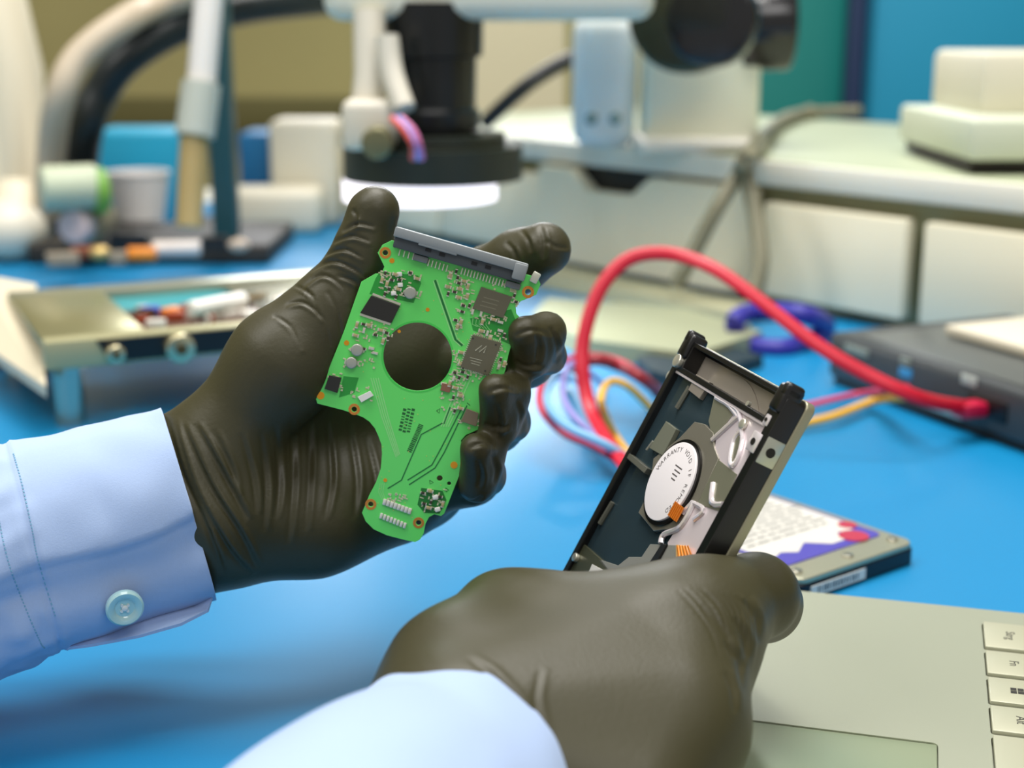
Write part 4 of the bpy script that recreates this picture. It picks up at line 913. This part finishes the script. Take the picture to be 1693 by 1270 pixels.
for q in ([(284, 690), (318, 800), (372, 900), (415, 950)], [(300, 700), (345, 800), (395, 880), (425, 940)], [(322, 700), (372, 790), (410, 860)], [(275, 690), (300, 780), (345, 880), (370, 950)]): F_.append((q, 5, -1.0)); F_.append(([(x + 9, y - 2) for x, y in q], 5, .8))
for q in ([(398, 715), (418, 790), (424, 850)], [(430, 715), (440, 800), (436, 880)], [(455, 700), (462, 800), (455, 860)], [(482, 690), (485, 800), (476, 900)], [(512, 680), (512, 780), (505, 880)], [(540, 690), (548, 790), (536, 860)], [(575, 700), (590, 790), (585, 860)], [(352, 710), (380, 770), (392, 820)], [(604, 720), (622, 800), (610, 850)]):
    F_.append((q, 5, -.55)); F_.append(([(x + 8, y) for x, y in q], 5, .5))
for q in ([(495, 478), (530, 455), (560, 470), (575, 500)], [(510, 450), (548, 432), (585, 446), (605, 462)], [(530, 425), (566, 412), (600, 428)], [(548, 402), (580, 390), (612, 400)], [(470, 505), (500, 500), (535, 530), (548, 575)], [(484, 470), (515, 490), (530, 530)], [(565, 384), (590, 370), (620, 376)], [(582, 345), (590, 360), (586, 378)], [(450, 520), (478, 540), (500, 580)], [(540, 480), (560, 520), (566, 560)], [(556, 455), (590, 470), (598, 500)]):
    F_.append((q, 3.2, -.75)); F_.append(([(x + 3, y + 6) for x, y in q], 3.5, .55))
for q in ([(892, 372), (900, 395), (899, 430)], [(902, 397), (920, 408), (940, 412)], [(860, 380), (874, 397), (878, 418)], [(835, 400), (850, 414), (856, 436)],
          [(850, 556), (880, 546), (912, 556)], [(884, 546), (892, 574), (884, 612)], [(908, 540), (922, 570), (918, 600)], [(850, 596), (872, 606), (900, 604)],
          [(806, 650), (830, 642), (856, 650)], [(820, 668), (826, 695), (820, 720)], [(852, 660), (862, 688), (858, 715)], [(800, 700), (822, 708), (840, 704)],
          [(774, 742), (795, 734), (816, 744)], [(790, 760), (796, 785), (790, 808)], [(814, 752), (822, 778), (816, 802)], [(760, 822), (780, 830), (800, 820)]):
    F_.append((q, 4, -.75)); F_.append(([(x + 7, y + 4) for x, y in q], 5, .5))
creases(gl, F_)
gl.parent = pr; gl.matrix_parent_inverse = Matrix.Translation(P(500, 900, .42)).inverted()

right = [
    cap((700, 1230, .352), (752, 1120, .366), 118, 104, .012), cap((752, 1120, .366), (836, 1034, .385), 104, 90, .010),
    tri((760, 1200, .350), (930, 1075, .380), (1130, 1060, .386), 92, .012), tri((760, 1230, .345), (1130, 1060, .386), (1105, 1200, .360), 92, .012), tri((760, 1260, .340), (1105, 1200, .360), (1040, 1330, .340), 92, .012),
    cap((930, 1066, .382), (1120, 1052, .392), 90, 88, .012),
    # thumb passes behind the drive's left edge
    cap((836, 1034, .388), (862, 1050, .430), 78, 62), cap((862, 1050, .430), (905, 1058, .474), 58, 48), cap((905, 1058, .474), (940, 1052, .480), 48, 42),
    # index finger
    cap((1110, 1060, .380), (1180, 1010, .394), 92, 78, .010), cap((1180, 1010, .394), (1250, 985, .404), 78, 68, .006), cap((1250, 985, .404), (1262, 998, .425), 66, 62, .004), cap((1262, 998, .425), (1205, 1010, .446), 58, 48, .004),
    # middle, ring and little fingers fold under, out of sight
    cap((1115, 1130, .370), (1145, 1150, .386), 86, 70, .008), cap((1145, 1150, .386), (1110, 1120, .412), 66, 52, .005),
    cap((1110, 1200, .358), (1122, 1222, .366), 84, 76, .008), cap((1122, 1222, .366), (1085, 1190, .386), 66, 50, .005),
    cap((1060, 1290, .346), (1110, 1300, .352), 84, 74, .006), cap((1110, 1300, .352), (1050, 1240, .368), 62, 48, .005)]
gr = sdf_mesh('glove', right, .0011, glove, None, k=.006)
F_ = []
for i in range(11):
    o_ = 9.5 * i; j = random.uniform(-4, 4)
    F_.append(([(1120 + o_, 972 + j + i), (1150 + o_ * .95, 1004 + j), (1176 + o_ * .7, 1045 + i), (1192 + o_ * .45, 1095 + 3 * i + j)], 3.6, -.30))
    F_.append(([(1125 + o_, 971 + j + i), (1155 + o_ * .95, 1003 + j), (1181 + o_ * .7, 1044 + i), (1197 + o_ * .45, 1094 + 3 * i + j)], 3.6, .22))
for q, am in (([(1232, 990), (1252, 1025), (1254, 1062)], .8), ([(1214, 1020), (1234, 1060), (1228, 1110)], .7), ([(1196, 1060), (1222, 1092), (1226, 1145)], .6), ([(1198, 1110), (1212, 1140), (1216, 1180)], .5),
              ([(770, 1085), (815, 1120), (862, 1190), (890, 1250)], .5), ([(895, 1105), (886, 1160), (902, 1225)], .35), ([(800, 1100), (850, 1150), (880, 1200)], .4), ([(1160, 1000), (1196, 1040), (1216, 1090)], .4)):
    F_.append((q, 6, -am)); F_.append(([(x + 9, y - 4) for x, y in q], 7, am * .7))
creases(gr, F_)
gr.parent = pr; gr.matrix_parent_inverse = Matrix.Translation(P(500, 900, .42)).inverted()

def sleeve(axis, rad, folds, name='shirt_sleeve', n=160, rings=120, up=AU, thick=.0012):
    """axis points (world), rad: (along up, sideways) half sizes per point; the first point is the cuff opening"""
    ks = rings // (len(axis) - 1); ctr = spline([Vector(a) for a in axis], ks)
    rr = spline([Vector((*r, 0)) for r in rad], ks); bd = B(); rows = []
    for i, c in enumerate(ctr):
        t = (ctr[min(i + 1, len(ctr) - 1)] - ctr[max(i - 1, 0)]).normalized(); sd = t.cross(up).normalized(); u = sd.cross(t).normalized(); row = []
        s_ = i / (len(ctr) - 1)
        for k in range(n):
            a = 6.28318 * k / n; dsp = folds(s_, a); row.append(bd.bm.verts.new(c + u * (rr[i].x + dsp) * math.sin(a) + sd * (rr[i].y + dsp) * math.cos(a)))
        rows.append(row)
    for a, b in zip(rows, rows[1:]):
        for k in range(n): bd.bm.faces.new((a[k], a[(k + 1) % n], b[(k + 1) % n], b[k]))
    o = bd.out(name, shirt, pr, ang=180); o.matrix_parent_inverse = Matrix.Translation(P(500, 900, .42)).inverted()
    m_ = o.modifiers.new('thickness', 'SOLIDIFY'); m_.thickness = thick; m_.offset = -1
    return o, rows and [[Vector(v) for v in r_] for r_ in ()]
from mathutils import noise as NZ
def bumpf(x, c, w_): return math.exp(-((x - c) / w_) ** 2)
def lf(s_, a):
    # a: 90 deg is the upper outline, 180/0 sideways; the near side is handled by the sign of cos
    d = .0012 * NZ.noise(Vector((s_ * 7, math.cos(a) * 2, math.sin(a) * 2)))
    f0 = FOLD_A + .12 * s_ + .05 * math.sin(s_ * 9); q = a % 6.283
    d += .0016 * max(0, min(1, (f0 - q) / .06)) * max(0, min(1, (q - .6) / 1.2)) - .0022 * bumpf(q, f0 + .22, .20) + .0014 * bumpf(q, f0 + .75, .3)
    if s_ > .46: d += .0016 * NZ.noise(Vector((s_ * 16, math.cos(a) * 5, math.sin(a) * 5 + 7))) * min(1, (s_ - .46) * 10)
    d += .0004 * bumpf(s_, .49, .006) - .0008 * bumpf(s_, .505, .006)
    return d
PI_ = math.pi
axis = [P(312, 836, .462), P(190, 872, .456), P(60, 908, .448), P(-120, 960, .438), P(-420, 1010, .42)]
FOLD_A = 3.22
sl, _ = sleeve(axis, [(R(165), .026), (R(170), .028), (R(174), .030), (R(188), .034), (R(205), .038)], lf)
# which side faces the lens decides where buttons and stitches go: find the near surface point at a pixel
dg = bpy.context.evaluated_depsgraph_get(); dg.update()
def hit(px, py, ob):
    dr = (P(px, py, 1) - CAM).normalized(); mi = ob.matrix_world.inverted()
    ok, loc, nrm, _i = ob.ray_cast(mi @ CAM, (mi.to_3x3() @ dr).normalized())
    return (ob.matrix_world @ loc, (ob.matrix_world.to_3x3() @ nrm).normalized()) if ok else (P(px, py, .43), -AF)
bp_, bnr = hit(203, 997, sl)
zz = bnr if bnr.dot(AF) < 0 else -bnr
zz = (zz * .9 - AF * .25).normalized(); xx = zz.cross(AU).normalized() * -1; yy = zz.cross(xx)
fm = frame(bp_ + zz * .0030, xx, yy, zz)
pm = Matrix.Translation(P(500, 900, .42)).inverted()
def sub(o, parent, m=None):
    if m is not None: o.matrix_world = m
    w0 = o.matrix_world.copy(); o.parent = parent; o.matrix_parent_inverse = Matrix.Identity(4)
    dg2 = None; o.matrix_basis = (parent.matrix_parent_inverse.inverted() if False else Matrix.Identity(4)); return o
bt = B().lathe([(.0001, .0006), (.0028, .0006), (.0036, .0014), (.0050, .0016), (.0056, .0010), (.0056, -.0004), (.0001, -.0006)], 40, fm).out('button', mat('button_pearl', (176, 214, 214), .18, spec=.8, coat=.5), sl)
bd = B()
for sx_, sy_ in ((1, 1), (-1, 1), (1, -1), (-1, -1)): bd.cyl((.0009 * sx_, .0009 * sy_, .0008), .00045, .0005, n=12, m=fm)
bd.ball((0, 0, .0009), .0010, (1, 1, .5), m=fm); bd.out('button_thread', mat('thread_white', (226, 230, 226), .7), bt)
bd = B()
for pts in ([(22, 750), (36, 800), (52, 870), (64, 930), (92, 1020)], [(-2, 860), (14, 930), (40, 1000), (66, 1060), (74, 1072)]):
    pl_ = spline([Vector((x, y, 0)) for x, y in pts], 12)
    for a, b in zip(pl_[::1], pl_[1::1]):
        m1 = a + (b - a) * .15; m2 = a + (b - a) * .70
        h1, n1 = hit(m1.x, m1.y, sl); h2_, n2 = hit(m2.x, m2.y, sl)
        if (h1 - h2_).length < .006: bd.tube([h1, h2_], .00022, 6)
bd.out('seam_stitching', mat('thread_blue', (120, 170, 196), .8), sl)
# loose under-layer of the cuff opening
bd = B(); q = [P(352, 990, .452), P(345, 1012, .448), P(300, 1035, .444), P(230, 1055, .440), P(150, 1070, .438), P(110, 1075, .438), P(130, 1040, .448), P(220, 1020, .452), P(300, 1000, .456)]
vs = [bd.bm.verts.new(v) for v in q]; bd.bm.faces.new(vs); uf = bd.out('cuff_underlap', shirt, sl, smooth=False)
m_ = uf.modifiers.new('t', 'SOLIDIFY'); m_.thickness = .001

def rf(s_, a):
    return .0010 * NZ.noise(Vector((s_ * 6, math.cos(a) * 2 + 3, math.sin(a) * 2)))
FOLD = 0
axis2 = [P(770, 1272, .352), P(716, 1352, .330), P(620, 1440, .302), P(520, 1600, .27), P(440, 1900, .225)]
sr, _ = sleeve(axis2, [(.0300, .031), (.032, .033), (.035, .036), (.037, .038), (.039, .039)], rf, up=Vector((0, 0, 1)))
